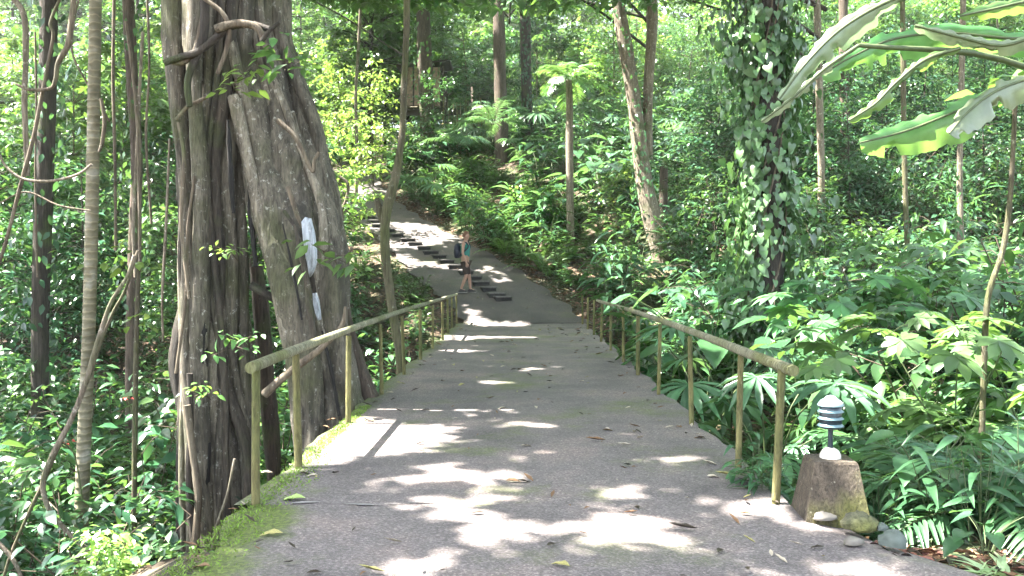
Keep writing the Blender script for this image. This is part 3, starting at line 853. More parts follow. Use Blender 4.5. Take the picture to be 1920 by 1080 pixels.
for q, d_, r_ in (([(427, 225), (430, 270), (433, 330), (438, 400)], 9.33, [2, 5, 5, 3]), ([(382, 560), (380, 620), (378, 680), (374, 715)], 9.42, [4, 12, 11, 4]), ([(466, 330), (472, 420), (480, 500)], 9.5, [3, 6, 4]), ([(392, 830), (386, 900), (384, 960)], 9.42, [4, 9, 5]), ([(530, 420), (552, 520), (566, 600)], 9.1, [1.5, 3, 2]), ([(604, 620), (622, 700), (636, 780)], 9.35, [2, 4, 3])): fig_root(q, d_, r_, 'char_and_gap', sides=8, seed=7, name='shade_and_char_strip')  # near-black tubes paint shaded gaps and crevices; the thickest is a charred patch
# thin crossing rootlets
for i, (p, d, r) in enumerate([
    ([(308, 118), (335, 108), (365, 100), (385, 88), (430, 52), (470, 46), (505, 55)], 9.2, [6, 7, 6]), ([(310, 112), (340, 118), (365, 95), (384, 20)], 9.25, [5, 5]),
    ([(404, 55), (425, 48), (450, 44), (482, 52), (495, 80), (500, 95)], 9.15, [8, 7, 5]), ([(490, 78), (505, 58), (524, 42)], 9.1, [5, 3]),
    ([(372, -10), (415, 22), (430, 55), (424, 95), (408, 138)], 9.2, [4, 5, 4]), ([(330, 225), (352, 200), (372, 190), (388, 182)], 9.3, [4, 3]),
    ([(384, -20), (383, 60), (370, 100), (352, 150), (355, 200)], 9.25, [9, 8, 6]), ([(520, 225), (556, 260), (585, 320), (590, 300), (598, 285)], 9.3, [5, 4, 3]),
    ([(495, 740), (545, 696), (600, 655), (640, 612), (648, 575)], 8.9, [8, 7, 5, 3]), ([(470, 535), (500, 552), (530, 572)], 9.6, [9, 7]),
    ([(335, 230), (345, 300), (340, 420), (355, 560)], 9.3, [4, 4, 3]), ([(350, 760), (362, 850), (372, 930), (364, 1040)], 9.2, [7, 7, 8]),
    ([(356, 700), (358, 800), (354, 900), (368, 1060)], 9.3, [6, 6, 7]), ([(365, 330), (352, 430), (348, 560), (330, 700)], 9.35, [3, 3, 3]),
    ([(540, 350), (560, 410), (578, 440)], 9.3, [5, 4, 3]), ([(532, 395), (550, 420), (566, 445)], 9.25, [4, 3])]):
    fig_root(p, d, r, 'vine' if i % 3 else 'dark', sides=8, lump=.08, seed=200 + i, flute=0, name='rootlet')
# dark tube painted in for the shaded hollow heart, and pale scar
fig_root([(585, 360), (588, 470), (592, 600), (600, 700)], [10.15, 10.1], [30, 34, 30, 20], 'dark', sides=12, seed=300, name='shade_and_char_strip')
SCAR = bark_mat('bare_white_wood', (.30, .33, .37), (.56, .60, .66), (.7, .72, .75), .3, (.3, .3, .3), 0, .15, 9)
for q in ([(565, 416), (572, 407), (581, 409), (588, 436), (592, 470), (592, 492), (587, 508), (580, 520), (575, 492), (568, 450)], [(586, 550), (591, 549), (596, 564), (599, 585), (600, 600), (596, 601), (591, 588), (587, 570)]):
    b = Buf(); pts = PL(q, 9.22); c = pts.mean(0); back = pts + np.array([0, .07, 0]); 
    inn = c + (pts - c) * .8 - np.array([0, .015, 0])
    loft(b, np.stack([back - FIG0, pts - FIG0, inn - FIG0])); link('bare_wood', b.mesh('bare_wood', [SCAR]), fig)


# ------------------------------------------------------------------ individual trunks
def tree_px(name, label, pts, rpx, mat, base='ground', d=None, sides=12, lump=.05, up=True, crown=None, fork=None, cat='tree', part='trunk', flute=0.0):
    """a trunk drawn through points of the picture at its own real distance; grown up to its crown above the frame"""
    if d is None:
        g = ground(*pts[0]); d = g[1]
    w = PL(pts, d); r = np.array(rpx, float) * d / FPX
    if up:
        dirn = w[-1] - w[-2]; dirn /= np.linalg.norm(dirn); w = np.vstack([w, w[-1] + dirn * 2.5 + [0, 0, .5], w[-1] + dirn * 4 + [0, 0, 3]])
    gz0 = float(H(w[0][0], w[0][1]))
    if w[0][2] > gz0 - .05: w = np.vstack([[w[0][0], w[0][1], gz0 - .3], w])
    root = thing(name, label, cat, tuple(w[0]))
    b = Buf(); tube(b, smoothline(w, 7) - w[0], r, sides, lump=lump, seed=abs(hash(label)) % 1000 if False else len(label), flute=flute)
    link(part, b.mesh(part, [B[mat]]), root)
    if fork:
        for fp, fr in fork:
            b = Buf(); f = PL(fp, d + .05)
            dirn = f[-1] - f[-2]; dirn /= np.linalg.norm(dirn)
            f2 = np.vstack([f, f[-1] + dirn * 3]) if fp[-1][1] < 0 else f
            tube(b, smoothline(f2, 6) - w[0], np.array(fr) * d / FPX, sides, lump=lump, seed=3); link('limb', b.mesh('limb', [B[mat]]), root)
    root['_d'] = float(d)
    return root, w, d


CROWNS = []            # (trunk object, position of its crown)


def crown_leaves(root, pts, n, rad, size, mat, tm=LEAF_OV_LO, seed=0, part='crown', droop=-.25):
    rng = np.random.default_rng(seed); b = Buf(); o = np.array(root.location)
    for p in pts: spray(b, np.asarray(p) - o, n, rad, size, tm, rng, droop=droop)
    return link(part, b.mesh(part, [mat]), root)


palm, pw, pd_ = tree_px('palm_tree', 'slim ringed palm trunk standing left of the giant fig', [(152, 1010), (158, 820), (166, 640), (172, 420), (176, 200), (179, -10)], [14, 13, 12, 11.5, 11, 10.5], 'ring', d=10.8, lump=.015, sides=16)
b1, w1, _ = tree_px('forest_tree', 'dark mossy trunk hung with lianas in the upper left corner', [(75, 640), (80, 420), (88, 200), (92, -10)], [17, 16, 15, 14], 'dark', d=16)
b2, w2, _ = tree_px('forest_tree', 'reddish brown trunk wrapped in hanging roots, between ringed palm and giant fig', [(245, 700), (250, 480), (256, 300), (246, 120), (240, -10)], [9, 10, 11, 10, 9], 'brown', d=15)
b3, w3, d3 = tree_px('crooked_tree', 'crooked mossy slender tree behind the left handrail, forked at path level', [(752, 700), (742, 620), (730, 540), (722, 470), (724, 400), (742, 330), (754, 250), (758, 150), (762, 60), (763, -10)], [9.5, 9, 8.5, 9, 10, 6.5, 6, 6.5, 6, 6], 'olive', d=13.0, fork=[([(722, 420), (712, 395), (706, 372)], [9, 8, 5])])
b4, w4, _ = tree_px('young_tree', 'thin bare pale stem rising at the top bend of the path', [(668, 372), (669, 280), (667, 180), (672, 90)], [3.5, 3.2, 3, 2.6], 'pale', sides=8)
b5, w5, _ = tree_px('forest_tree', 'broad brown double trunk above the wooden hut', [(805, 300), (800, 200), (796, 100), (792, -10)], [15, 14, 13, 13], 'brown', d=47)
b6, w6, d6 = tree_px('forest_tree', 'stout reddish brown trunk in the middle of the hillside', [(938, 308), (940, 240), (938, 160), (936, 60), (934, -10)], [13, 12.5, 12, 10, 9], 'brown')
b7, w7, d7 = tree_px('forest_tree', 'dark trunk clad in leafy creeper, right of the stout brown trunk', [(990, 300), (988, 200), (986, 100), (984, -10)], [10, 10, 10, 9], 'dark', d=44)
b8, w8, d8 = tree_px('slender_palm', 'slender pale palm with a sunlit feathery head on the hillside', [(1070, 458), (1069, 380), (1068, 280), (1068, 190), (1066, 150)], [8, 7.5, 7, 6.5, 6], 'pale', up=False)
b9, w9, d9 = tree_px('leaning_tree', 'leaning forked tree with pale sunlit bark right of the path', [(1242, 490), (1228, 430), (1212, 360), (1200, 280), (1190, 200), (1176, 110), (1156, -10)], [21, 18, 16, 14, 13, 11, 10], 'pale', lump=.07,
                     fork=[([(1216, 300), (1214, 230), (1216, 150), (1222, 60), (1222, -10)], [9, 9, 10, 11, 10])])
b9b, w9b, _ = tree_px('tree_stump', 'thin upright dead trunk just right of the leaning pale tree', [(1246, 480), (1243, 400), (1245, 312)], [9, 9, 7], 'brown', d=d9 + .7, up=False, cat='trunk', part='wood')
b10, w10, d10 = tree_px('ivy_tree', 'dark tree covered with heart-leaved ivy right of the bridge', [(1432, 660), (1436, 540), (1440, 400), (1440, 260), (1436, 120), (1430, -10)], [34, 31, 28, 27, 26, 26], 'dark', d=14.0, lump=.10, flute=.06)
b11, w11, _ = tree_px('forest_tree', 'short dark brown trunk seen under the torn banana leaves', [(1584, 320), (1584, 220), (1582, 120), (1581, -10)], [9, 9, 8.5, 8], 'brown', d=30)
b12, w12, _ = tree_px('forest_tree', 'thin mossy trunk right of the ivy tree, behind the grey banana blade', [(1702, 500), (1698, 380), (1695, 250), (1692, -10)], [5, 5, 4.5, 4.5], 'olive', d=20)
b13, w13, _ = tree_px('forest_tree', 'thin pale trunk among the shrubs on the far right', [(1802, 480), (1800, 380), (1800, 280), (1806, -10)], [6, 5.5, 5, 5], 'pale', d=18)
b14, w14, _ = tree_px('forest_tree', 'thin light trunk between the ivy tree and the banana leaves', [(1540, 330), (1536, 170), (1532, -10)], [7, 6.5, 6], 'pale', d=26)
b15, w15, _ = tree_px('sapling', 'thin bare brown stem curving up on the right edge', [(1838, 900), (1842, 780), (1845, 690), (1852, 560), (1880, 470), (1893, 380), (1900, 270), (1904, 175)], [6.5, 6, 5.5, 5.5, 5, 5, 4.5, 4], 'olive', d=6.8, up=False, sides=9, cat='sapling', part='stem')
crown_leaves(b15, [w15[-1] + [0, 0, .05], w15[-1] + [.15, .1, .2], w15[-1] + [.3, .0, .1]], 9, .25, .24, G['bright'], LEAF_OV)
b16, w16, _ = tree_px('young_tree', 'thin straight sapling among the shrubs left of the fig', [(252, 960), (253, 800), (256, 640), (260, 500)], [6, 5.5, 5, 4], 'olive', d=11, up=False, sides=8)
crown_leaves(b16, [w16[-1], w16[-1] + [.2, 0, .3], w16[-1] + [-.3, .2, .1], w16[-2] + [.2, -.1, .2]], 12, .4, .17, G['bright'], LEAF_OV)
crown_leaves(b4, [w4[-1] + np.array([a, b, c]) for a, b, c in ((0, 0, 0), (.7, .3, .4), (-.8, .2, .5), (.3, -.4, 1.2), (-.4, .5, 1.5), (-1.2, 0, -.3), (.9, 0, -.5))], 30, .8, .24, G['bright'])
# palm head of the slender palm
for (rt, wp, n, L, az, mt) in ((b8, w8[-1], 15, 1.6, 0, 'fern'),):
    st, lf = Buf(), Buf(); rng = np.random.default_rng(8)
    for i in range(n):
        lf = Buf(); frond(lf, lf, (0, 0, 0), 6.283 * i / n, rng.uniform(-.2, 1.2), L * rng.uniform(.7, 1.05), 16, .5, blade(3, .2, .35, .2, .3), rng, 1.4)
        o = link('frond', lf.mesh('frond', [G[mt]]), rt); o.location = wp - np.array(rt.location)
# ivy on the ivy tree (a part: it clings to and moves with the trunk)
rng = np.random.default_rng(12); b = Buf(); path = smoothline(w10, 20); o10 = np.array(b10.location)
n = 5600; idx = (int(len(path) * .78) * rng.uniform(.03, 1, n) ** .8).astype(int); a = rng.uniform(0, 6.283, n)
clus = .5 + .5 * np.sin(a * 2 + path[idx][:, 2] * 1.6) + rng.uniform(0, .4, n)
rad = .22 + .55 * np.abs(rng.normal(0, .6, n)) * clus
pp = path[idx] + np.stack([np.cos(a) * rad, np.sin(a) * rad, rng.normal(0, .1, n)], -1)
keep = ~((np.abs(a - 4.9) < .55) & (rng.random(n) < .75))
pp, a = pp[keep], a[keep]; n = len(pp)
out = np.stack([np.cos(a), np.sin(a), np.zeros(n)], -1)
place(b, LEAF_HEART, pp - o10, np.stack([rng.normal(0, .35, n), rng.normal(0, .35, n), -np.ones(n)], -1) + out * .25, out + np.stack([rng.normal(0, .35, n), rng.normal(0, .35, n), np.full(n, .45)], -1), rng.uniform(.06, .20, n) * rng.uniform(.75, 1.1, n))
link('ivy', b.mesh('ivy', [G['ivy']]), b10)
b = Buf()
for i in range(5):
    ph = i * 1.26; q = path[:int(len(path) * .75)]; t = np.linspace(0, 5 + i, len(q))
    tube(b, q + np.stack([np.cos(t + ph) * .27, np.sin(t + ph) * .27, 0 * t], -1) - o10, [.02, .012], 6)
link('ivy_stem', b.mesh('ivy_stem', [B['vine']]), b10)
# creeper on the far clad trunk and on the leaning tree
for (rt, wp, n, r0, sz, mt, lo, hi) in ((b7, w7, 900, .45, .22, 'shade', 0, .8), (b9, w9, 420, .36, .16, 'ivy', .32, .8), (b5, w5, 350, .7, .3, 'canopy', .4, .9), (b12, w12, 160, .25, .15, 'shrub', .1, .8), (b13, w13, 160, .25, .15, 'fern', .1, .8), (b1, w1, 420, .4, .2, 'shade', .1, .8), (b2, w2, 300, .3, .15, 'shrub', .2, .8)):
    path = smoothline(wp, 14); b = Buf(); idx = rng.integers(int(len(path) * lo), int(len(path) * hi), n); a = rng.uniform(0, 6.283, n); rad = r0 * (.7 + .5 * np.abs(rng.normal(0, .6, n)))
    oo = np.stack([np.cos(a), np.sin(a), 0 * a], -1); pp = path[idx] + oo * rad[:, None]
    place(b, LEAF_OV, pp - np.array(rt.location), np.stack([rng.normal(0, .5, n), rng.normal(0, .5, n), -np.ones(n)], -1), oo + [0, 0, .5], sz * rng.uniform(.6, 1.2, n))
    link('creeper', b.mesh('creeper', [G[mt]]), rt)

# ------------------------------------------------------------------ lianas
LI = [
    ([(252, 478), (240, 515), (222, 545), (205, 575), (178, 655), (160, 720), (132, 790), (95, 860), (80, 910), (95, 960), (130, 1000), (165, 1035)], 8.2, [4, 5, 6, 7, 6, 5], 'thick twisted liana slanting down through the shrubs left of the fig'),
    ([(258, 470), (236, 540), (210, 590), (186, 650), (158, 730), (120, 815), (84, 900)], 8.28, [3, 4, 5, 4], 'thinner liana twined along the thick slanting liana'),
    ([(84, 900), (55, 960), (20, 1040), (5, 1090)], 8.2, [5, 4, 4], 'forked liana end reaching the lower left corner'),
    ([(-10, 1010), (25, 1050), (45, 1095)], 7.8, [5, 5], 'pale root curving across the lower left corner'),
    ([(142, -20), (137, 10), (130, 75), (122, 95), (108, 120), (104, 150), (93, 166), (55, 168), (30, 158)], 9.5, [6, 7, 7, 5, 4, 3], 'pale hooked liana hanging in the upper left'),
    ([(120, -20), (95, 40), (100, 65), (92, 110), (78, 180), (62, 260), (38, 350), (12, 450), (-10, 520)], 9.6, [4, 4, 5, 4], 'long pale liana slanting to the left edge'),
    ([(-10, 270), (10, 310), (40, 334), (80, 340), (120, 335), (150, 325), (172, 308)], 9.4, [3, 3.5, 3.5, 3], 'looping liana sagging in front of the ringed palm'),
    ([(66, 60), (68, 200), (66, 340), (70, 520)], 10.2, [2.5, 2.5, 2.5], 'straight thin hanging vine near the dark mossy trunk'),
    ([(214, -10), (212, 150), (216, 320), (217, 470)], 12, [4, 4, 3.5], 'straight dark hanging root right of the ringed palm'),
    ([(318, 260), (314, 360), (310, 450), (304, 560), (306, 640)], 10.6, [3, 3.5, 3], 'hanging vine with a bright edge just left of the fig'),
    ([(190, 185), (196, 225), (192, 265), (186, 285)], 10.5, [5, 5, 4], 'short pale crooked vine on the ringed palm'),
    ([(150, -10), (138, 40), (136, 100), (160, 150), (190, 200), (205, 228)], 10.9, [2.5, 2.5, 2.5], 'fine vine drooping across the ringed palm'),
    ([(20, -10), (45, 30), (48, 110), (46, 190), (52, 330)], 11.5, [7, 7, 6], 'brown hanging stem in the upper left corner'),
    ([(0, 380), (50, 360), (110, 385), (170, 395)], 9.8, [2, 2.2, 2], 'thin low vine crossing below the looping liana'),
    ([(236, 40), (250, 140), (260, 260), (262, 400), (262, 510)], 13.5, [4, 5, 5, 4], 'first pale hanging root of the reddish trunk'),
    ([(268, 60), (262, 160), (256, 300), (250, 430), (254, 520)], 13.8, [4, 4, 4], 'second pale hanging root twisted beside the reddish trunk'),
    ([(276, -10), (280, 120), (274, 260), (284, 420)], 13.2, [3, 3, 3], 'straight hanging root halfway between reddish trunk and fig'),
    ([(636, 330), (652, 345), (650, 372), (642, 395), (646, 425)], 24, [3.5, 4, 3], 'small crooked root at the left edge of the upper path'),
    ([(440, 860), (425, 930), (402, 1000), (395, 1060)], 7.6, [3, 3.5, 3], 'thin stick leaning against the mossy bank beside the first post'),
]
for i, (p, d, r, lab) in enumerate(LI):
    w = PL(p, d); b = Buf(); tube(b, smoothline(w, 9) - w[0], np.array(r) * .78 * d / FPX, 8, lump=.08, seed=i)
    tag(link('liana', b.mesh('liana', [B['vine'] if i % 3 else B['pale']]), None, tuple(w[0])), lab, 'vine', 'lianas and hanging roots')

# ------------------------------------------------------------------ banana plant leaning in from the right
ban = thing('banana_plant', 'banana plant with large torn leaves reaching in at the upper right', 'plant', tuple(P(2120, 1000, 6.4)))
BO = np.array(ban.location)
b = Buf(); tube(b, smoothline(np.array([[0, 0, -.6], [.03, 0, 1.0], [-.05, 0, 2.2], [-.12, -.05, 3.1]]), 6), [.13, .10, .07], 14, lump=.03); link('stem', b.mesh('stem', [B['stem']]), ban)


def torn_blade(mid, d, wl, wr, mat, cut=0.1, seed=0, name='leaf'):
    """part of a banana blade: a midrib through picture points at real depths, with a left and right half width (m) and droop"""
    rng = np.random.default_rng(seed); w = smoothline(PL(mid, d), 18) - BO; n = len(w)
    T = nrm(np.gradient(w, axis=0)); view = nrm(w + BO - EYE); side = nrm(np.cross(T, view)); 
    t = np.linspace(0, 1, n); prof = np.sin(np.pi * np.clip(t * .93 + .05, 0, 1)) ** .45
    b = Buf(); cols = []; cutl, cutr = (np.repeat(np.where(rng.random(n) < .36, rng.uniform(.3, .75, n), rng.uniform(.92, 1.06, n)), rng.integers(1, 10, n))[:n] for _ in range(2))
    for s in np.linspace(-1, 1, 9):
        hw = (wl if s < 0 else wr) * prof * abs(s) * np.where(abs(s) > .6, cutl if s < 0 else cutr, 1)
        cols.append(w + side * (np.sign(s) * hw)[:, None] + view * (np.abs(s) * hw * .55)[:, None] + np.array([0, 0, 1.0]) * (-.25 * np.abs(s) ** 2 * hw + .006 * np.sin(t * 55 + s * 2))[:, None])
    g = np.stack(cols, 1); ii = np.arange(n - 1)[:, None] * 9 + np.arange(8)[None, :]
    f = np.stack([ii, ii + 1, ii + 10, ii + 9], -1).reshape(-1, 8, 4)
    b.add(g.reshape(-1, 3), f.reshape(-1, 4))
    o = link(name, b.mesh(name, [G[mat]]), ban)
    b = Buf(); tube(b, w, [.012, .006], 6); link('midrib', b.mesh('midrib', [B['stem']]), o)


BL = [
    ([(2010, 70), (1900, 72), (1780, 62), (1680, 72), (1600, 105), (1540, 140)], [6.3, 5.8], .08, .13, 'banana'),
    ([(1720, -20), (1640, 15), (1570, 60), (1510, 120), (1462, 185)], [5.7, 5.6], .06, .10, 'bananapale'),
    ([(1610, 85), (1545, 130), (1490, 180), (1428, 228)], [5.6, 5.5], .025, .035, 'bananapale'),
    ([(1800, 90), (1735, 112), (1680, 155), (1640, 195), (1592, 226)], [5.6, 5.5], .035, .05, 'banana'),
    ([(1990, 120), (1880, 175), (1790, 210), (1700, 245), (1612, 268)], [6.2, 5.6], .09, .16, 'banana'),
    ([(2000, 130), (1920, 150), (1860, 175), (1810, 215), (1780, 250)], [5.9, 5.5], .07, .12, 'bananapale'),
    ([(1960, 60), (1880, 85), (1800, 70), (1715, 48)], [5.7, 5.6], .04, .06, 'bananapale'),
    ([(2050, -60), (1960, -10), (1890, 10), (1800, 30)], [6.0, 5.8], .06, .06, 'banana'),
]
for i, q in enumerate(BL): torn_blade(*q, seed=i)
b = Buf()
for q in BL[::2]:
    w = PL(q[0], q[1])[0] - BO; tube(b, smoothline([[-.12, -.05, 3.0], (np.array([-.12, -.05, 3.0]) + w) / 2 + [0, 0, .15], w], 5), [.03, .014], 8)
link('leaf_stalk', b.mesh('leaf_stalk', [B['stem']]), ban)

# ------------------------------------------------------------------ hut and bamboo fence far up the slope
hc = P(792, 205, 50); hz = float(H(hc[0], hc[1])); hut = thing('hut', 'small wooden hut half hidden by trunks above the path bend', 'hut', (hc[0], hc[1], hc[2]))
WOODP = plain_mat('pinkish_boards', (.30, .20, .15), .8, .35, 8, .3); DARKW = plain_mat('dark_boards', (.05, .04, .032), .85, .3, 9, .3)
for x0, x1 in ((-.9, -.55), (-.45, -.15), (.15, .5), (.6, 1.0)):
    b = Buf(); box(b, (x0, -.03, .2), (x1, .05, 2.35), bev=.01); link('wall_board', b.mesh('wall_board', [WOODP], False), hut)
b = Buf(); box(b, (-1.1, 1.2, 0), (1.3, 1.3, 2.4)); link('back_wall', b.mesh('back_wall', [DARKW], False), hut)
b = Buf(); box(b, (-1.1, -.3, -.1), (3.0, 1.4, .02)); link('floor', b.mesh('floor', [DARKW], False), hut)
b = Buf(); loft(b, [[(-1.4, -.6, 2.3), (1.6, -.6, 2.55), (1.6, 1.7, 2.55), (-1.4, 1.7, 2.3)], [(-1.4, -.6, 2.4), (1.6, -.6, 2.65), (1.6, 1.7, 2.65), (-1.4, 1.7, 2.4)]]); link('roof', b.mesh('roof', [DARKW], False), hut)
for x in (-1.05, 1.2, 2.8):
    b = Buf(); tube(b, [[x, -.25, -2.6], [x, -.25, 1.2], [x, -.25, 2.4 if x < 2 else 1.0]], [.06, .05], 8); link('post', b.mesh('post', [B['brown']]), hut)
b = Buf(); tube(b, [[-1.1, -.32, .05], [2.9, -.32, .1]], [.05, .05], 8); link('rail', b.mesh('rail', [B['olive']]), hut)
fc = P(885, 235, 46); fz = float(H(fc[0], fc[1])); bf = thing('bamboo_fence', 'screen of upright bamboo canes on the slope right of the hut', 'fence', (fc[0], fc[1], fz))
for i in range(22):
    x = -1.5 + i * .135 + RNG.normal(0, .02); h = max(P(885, 190, 46)[2] - fz, 1.5) * RNG.uniform(.85, 1.1)
    b = Buf(); tube(b, [[x, RNG.normal(0, .04), -.2], [x + RNG.normal(0, .03), 0, h * .5], [x + RNG.normal(0, .05), 0, h]], [.032, .026], 7); link('cane', b.mesh('cane', [RAILW if i % 3 else POSTW]), bf)
for z in (.5, 1.7):
    b = Buf(); tube(b, [[-1.6, -.06, z], [1.5, -.06, z + .05]], [.03, .03], 7); link('crossbar', b.mesh('crossbar', [POSTW]), bf)
# ------------------------------------------------------------------ the walker
pc = on_plane(872, 548)
per = thing('person', 'person in a teal tank top and dark shorts with a backpack walking across the path', 'person', tuple(pc), rz=math.radians(-12))
SKIN = plain_mat('skin', (.38, .22, .16), .55, .1, 20, 0); TEAL = plain_mat('teal_cloth', (.03, .20, .17), .85, .15, 12, .2); SHORT = plain_mat('dark_brown_cloth', (.045, .03, .026), .9, .2, 14, .2)
NAVYC = plain_mat('navy_nylon', (.016, .017, .035), .6, .2, 14, .1); HAIR = plain_mat('auburn_hair', (.16, .07, .035), .5, .3, 60, .4); SHOE = plain_mat('dark_shoe', (.05, .045, .045), .7, .2, 20, 0); SOLE = plain_mat('pale_sole', (.5, .48, .45), .7, .1, 10, 0)


def skin_obj(name, verts, edges, radii, mat, root=0, sub=2, parent=per):
    me = bpy.data.meshes.new(name); me.from_pydata([tuple(v) for v in verts], edges, []); o = link(name, me, parent)
    sk = o.modifiers.new('skin', 'SKIN'); sk.use_smooth_shade = True
    lay = me.skin_vertices[0].data if me.skin_vertices else None
    if lay is None:
        me.attributes.new if False else None
    for i, r in enumerate(radii):
        me.skin_vertices[0].data[i].radius = (r, r) if np.ndim(r) == 0 else r
        me.skin_vertices[0].data[i].use_root = (i == root)
    ss = o.modifiers.new('subdivision', 'SUBSURF'); ss.levels = sub; ss.render_levels = sub
    me.materials.append(mat)
    return o


V, E, R_ = [], [], []


def av(p, r, prev=None):
    V.append(p); R_.append(r)
    if prev is not None: E.append((prev, len(V) - 1))
    return len(V) - 1


pel = av((0, 0, .97), (.14, .12)); wst = av((.0, 0, 1.13), (.135, .105), pel); ch = av((.01, 0, 1.34), (.155, .115), wst); ub = av((.0, 0, 1.47), (.11, .085), ch)
nk = av((.02, 0, 1.555), .055, ub); jaw = av((.05, 0, 1.63), (.066, .07), nk); hd_ = av((.045, 0, 1.71), (.082, .095), jaw); tp = av((.035, 0, 1.785), (.07, .075), hd_)
nose = av((.155, 0, 1.685), .014, hd_)
for s in (-1, 1): av((.04, s * .092, 1.69), .014, hd_)
for s in (-1, 1):
    sw = -.10 if s > 0 else .07
    sh = av((0, s * .185, 1.455), .058, ub); el = av((sw * .3 - .03, s * .235, 1.17), .042, sh); wr = av((sw + .03, s * .235, .93), .028, el); pm = av((sw + .05, s * .235, .87), (.026, .034), wr)
    for k in range(4): 
        f1 = av((sw + .02 + .024 * k, s * .24, .80), .010, pm); av((sw + .025 + .024 * k, s * .225, .76 - .012 * (k in (1, 2))), .008, f1)
    t1 = av((sw + .095, s * .225, .845), .011, pm); av((sw + .105, s * .22, .80), .009, t1)
for s, kx, ax in ((-1, .07, -.10), (1, .10, .14)):
    hp = av((.01, s * .095, .90), .092, pel); kn = av((kx, s * .1, .50), .058, hp); cf = av((kx * .6 + ax * .4, s * .1, .36), .056, kn); an = av((ax, s * .1, .09), .036, cf); av((ax + .13, s * .11, .045), .034, an)
skin_obj('body', V, E, R_, SKIN)
V, E, R_ = [], [], []
a = av((0, 0, 1.03), (.158, .135)); b_ = av((0, 0, 1.16), (.152, .125), a); c = av((.01, 0, 1.34), (.172, .135), b_); d_ = av((0, 0, 1.46), (.115, .10), c)
for s in (-1, 1): av((0, s * .15, 1.475), .062, d_)
skin_obj('tank_top', V, E, R_, TEAL)
V, E, R_ = [], [], []
a = av((0, 0, .99), (.16, .14)); 
for s, kx in ((-1, .06), (1, .09)):
    h_ = av((.01, s * .095, .88), .112, a); k_ = av((kx * .8, s * .1, .60), .088, h_); av((kx, s * .1, .52), .086, k_)
skin_obj('shorts', V, E, R_, SHORT)
b = Buf(); rg = []
for z, w_, dpt in ((1.03, .10, .06), (1.06, .15, .10), (1.2, .165, .12), (1.38, .15, .10), (1.46, .11, .06), (1.48, .05, .03)):
    th = np.linspace(0, 6.283, 14, endpoint=False); rg.append(np.stack([-.235 + dpt * np.cos(th), w_ * np.sin(th), np.full(14, z)], -1))
loft(b, rg); bp_ = link('backpack', b.mesh('backpack', [NAVYC]), per)
for s in (-1, 1):
    b = Buf(); tube(b, smoothline([[-.17, s * .11, 1.08], [-.02, s * .165, 1.2], [.13, s * .11, 1.36], [.06, s * .11, 1.5], [-.13, s * .10, 1.45]], 5), [.018, .018], 7); link('strap', b.mesh('strap', [NAVYC]), bp_)
b = Buf(); rg = []
for z, rx_, ry_, ox in ((1.66, .045, .085, -.035), (1.71, .085, .098, -.02), (1.77, .095, .098, .0), (1.82, .088, .088, .02), (1.85, .05, .05, .025), (1.856, .01, .01, .02)):
    th = np.linspace(0, 6.283, 16, endpoint=False); rg.append(np.stack([ox + .02 + rx_ * np.cos(th) * (1 + .06 * np.sin(5 * th)), ry_ * np.sin(th), np.full(16, z)], -1))
loft(b, rg); link('hair', b.mesh('hair', [HAIR]), per)
for s, ax in ((-1, -.10), (1, .14)):
    b = Buf(); rg = []
    for x, w_, h_ in ((-.07, .03, .07), (-.05, .042, .10), (.02, .044, .105), (.09, .05, .075), (.16, .046, .055), (.195, .02, .035)):
        rg.append([(ax + x, s * .105 - w_, .012), (ax + x, s * .105 + w_, .012), (ax + x, s * .105 + w_ * .8, h_), (ax + x, s * .105 - w_ * .8, h_)])
    loft(b, rg); sh_ = link('shoe', b.mesh('shoe', [SHOE]), per)
    b = Buf(); box(b, (ax - .075, s * .105 - .046, -.004), (ax + .19, s * .105 + .046, .011)); link('sole', b.mesh('sole', [SOLE], False), sh_)

# ------------------------------------------------------------------ fallen leaves
FLM = [plain_mat('dry_brown_leaf', (.16, .09, .045), .8, .4, 30, .3), plain_mat('yellow_leaf', (.30, .27, .10), .6, .3, 25, .2), plain_mat('pale_dry_leaf', (.42, .36, .28), .8, .3, 30, .3), plain_mat('dark_wet_leaf', (.035, .024, .016), .5, .4, 30, .2), plain_mat('pale_green_leaf', (.30, .40, .13), .5, .25, 20, .2)]
FLN = ['dry brown', 'yellow', 'pale dry', 'dark wet', 'pale green']
fl_me = {}
for mi, mm in enumerate(FLM):
    for sh_i, tm in enumerate((blade(5, .42, .4, .25, .12, wav=.15), blade(5, .28, .45, .4, -.25, wav=.2))):
        b = Buf(); place(b, tm, [[0, -.5, 0]], [[0, 1, 0]], [[0, 0, 1]], 1.0); fl_me[mi, sh_i] = b.mesh('fallen_leaf', [mm])


def fallen(p, size, mi, sh_i, rz, label, group=None, tilt=0.0):
    o = link('fallen_leaf', fl_me[mi, sh_i]); o.location = tuple(p); o.scale = (size,) * 3; o.rotation_euler = (random.uniform(-.12, .12) + tilt, random.uniform(-.2, .2), rz)
    tag(o, label, 'leaf', group)


def gpx(px, py):
    r = ray(px, py); t = -EYE[2] / r[2]; return EYE + r * t + np.array([0, 0, .014])


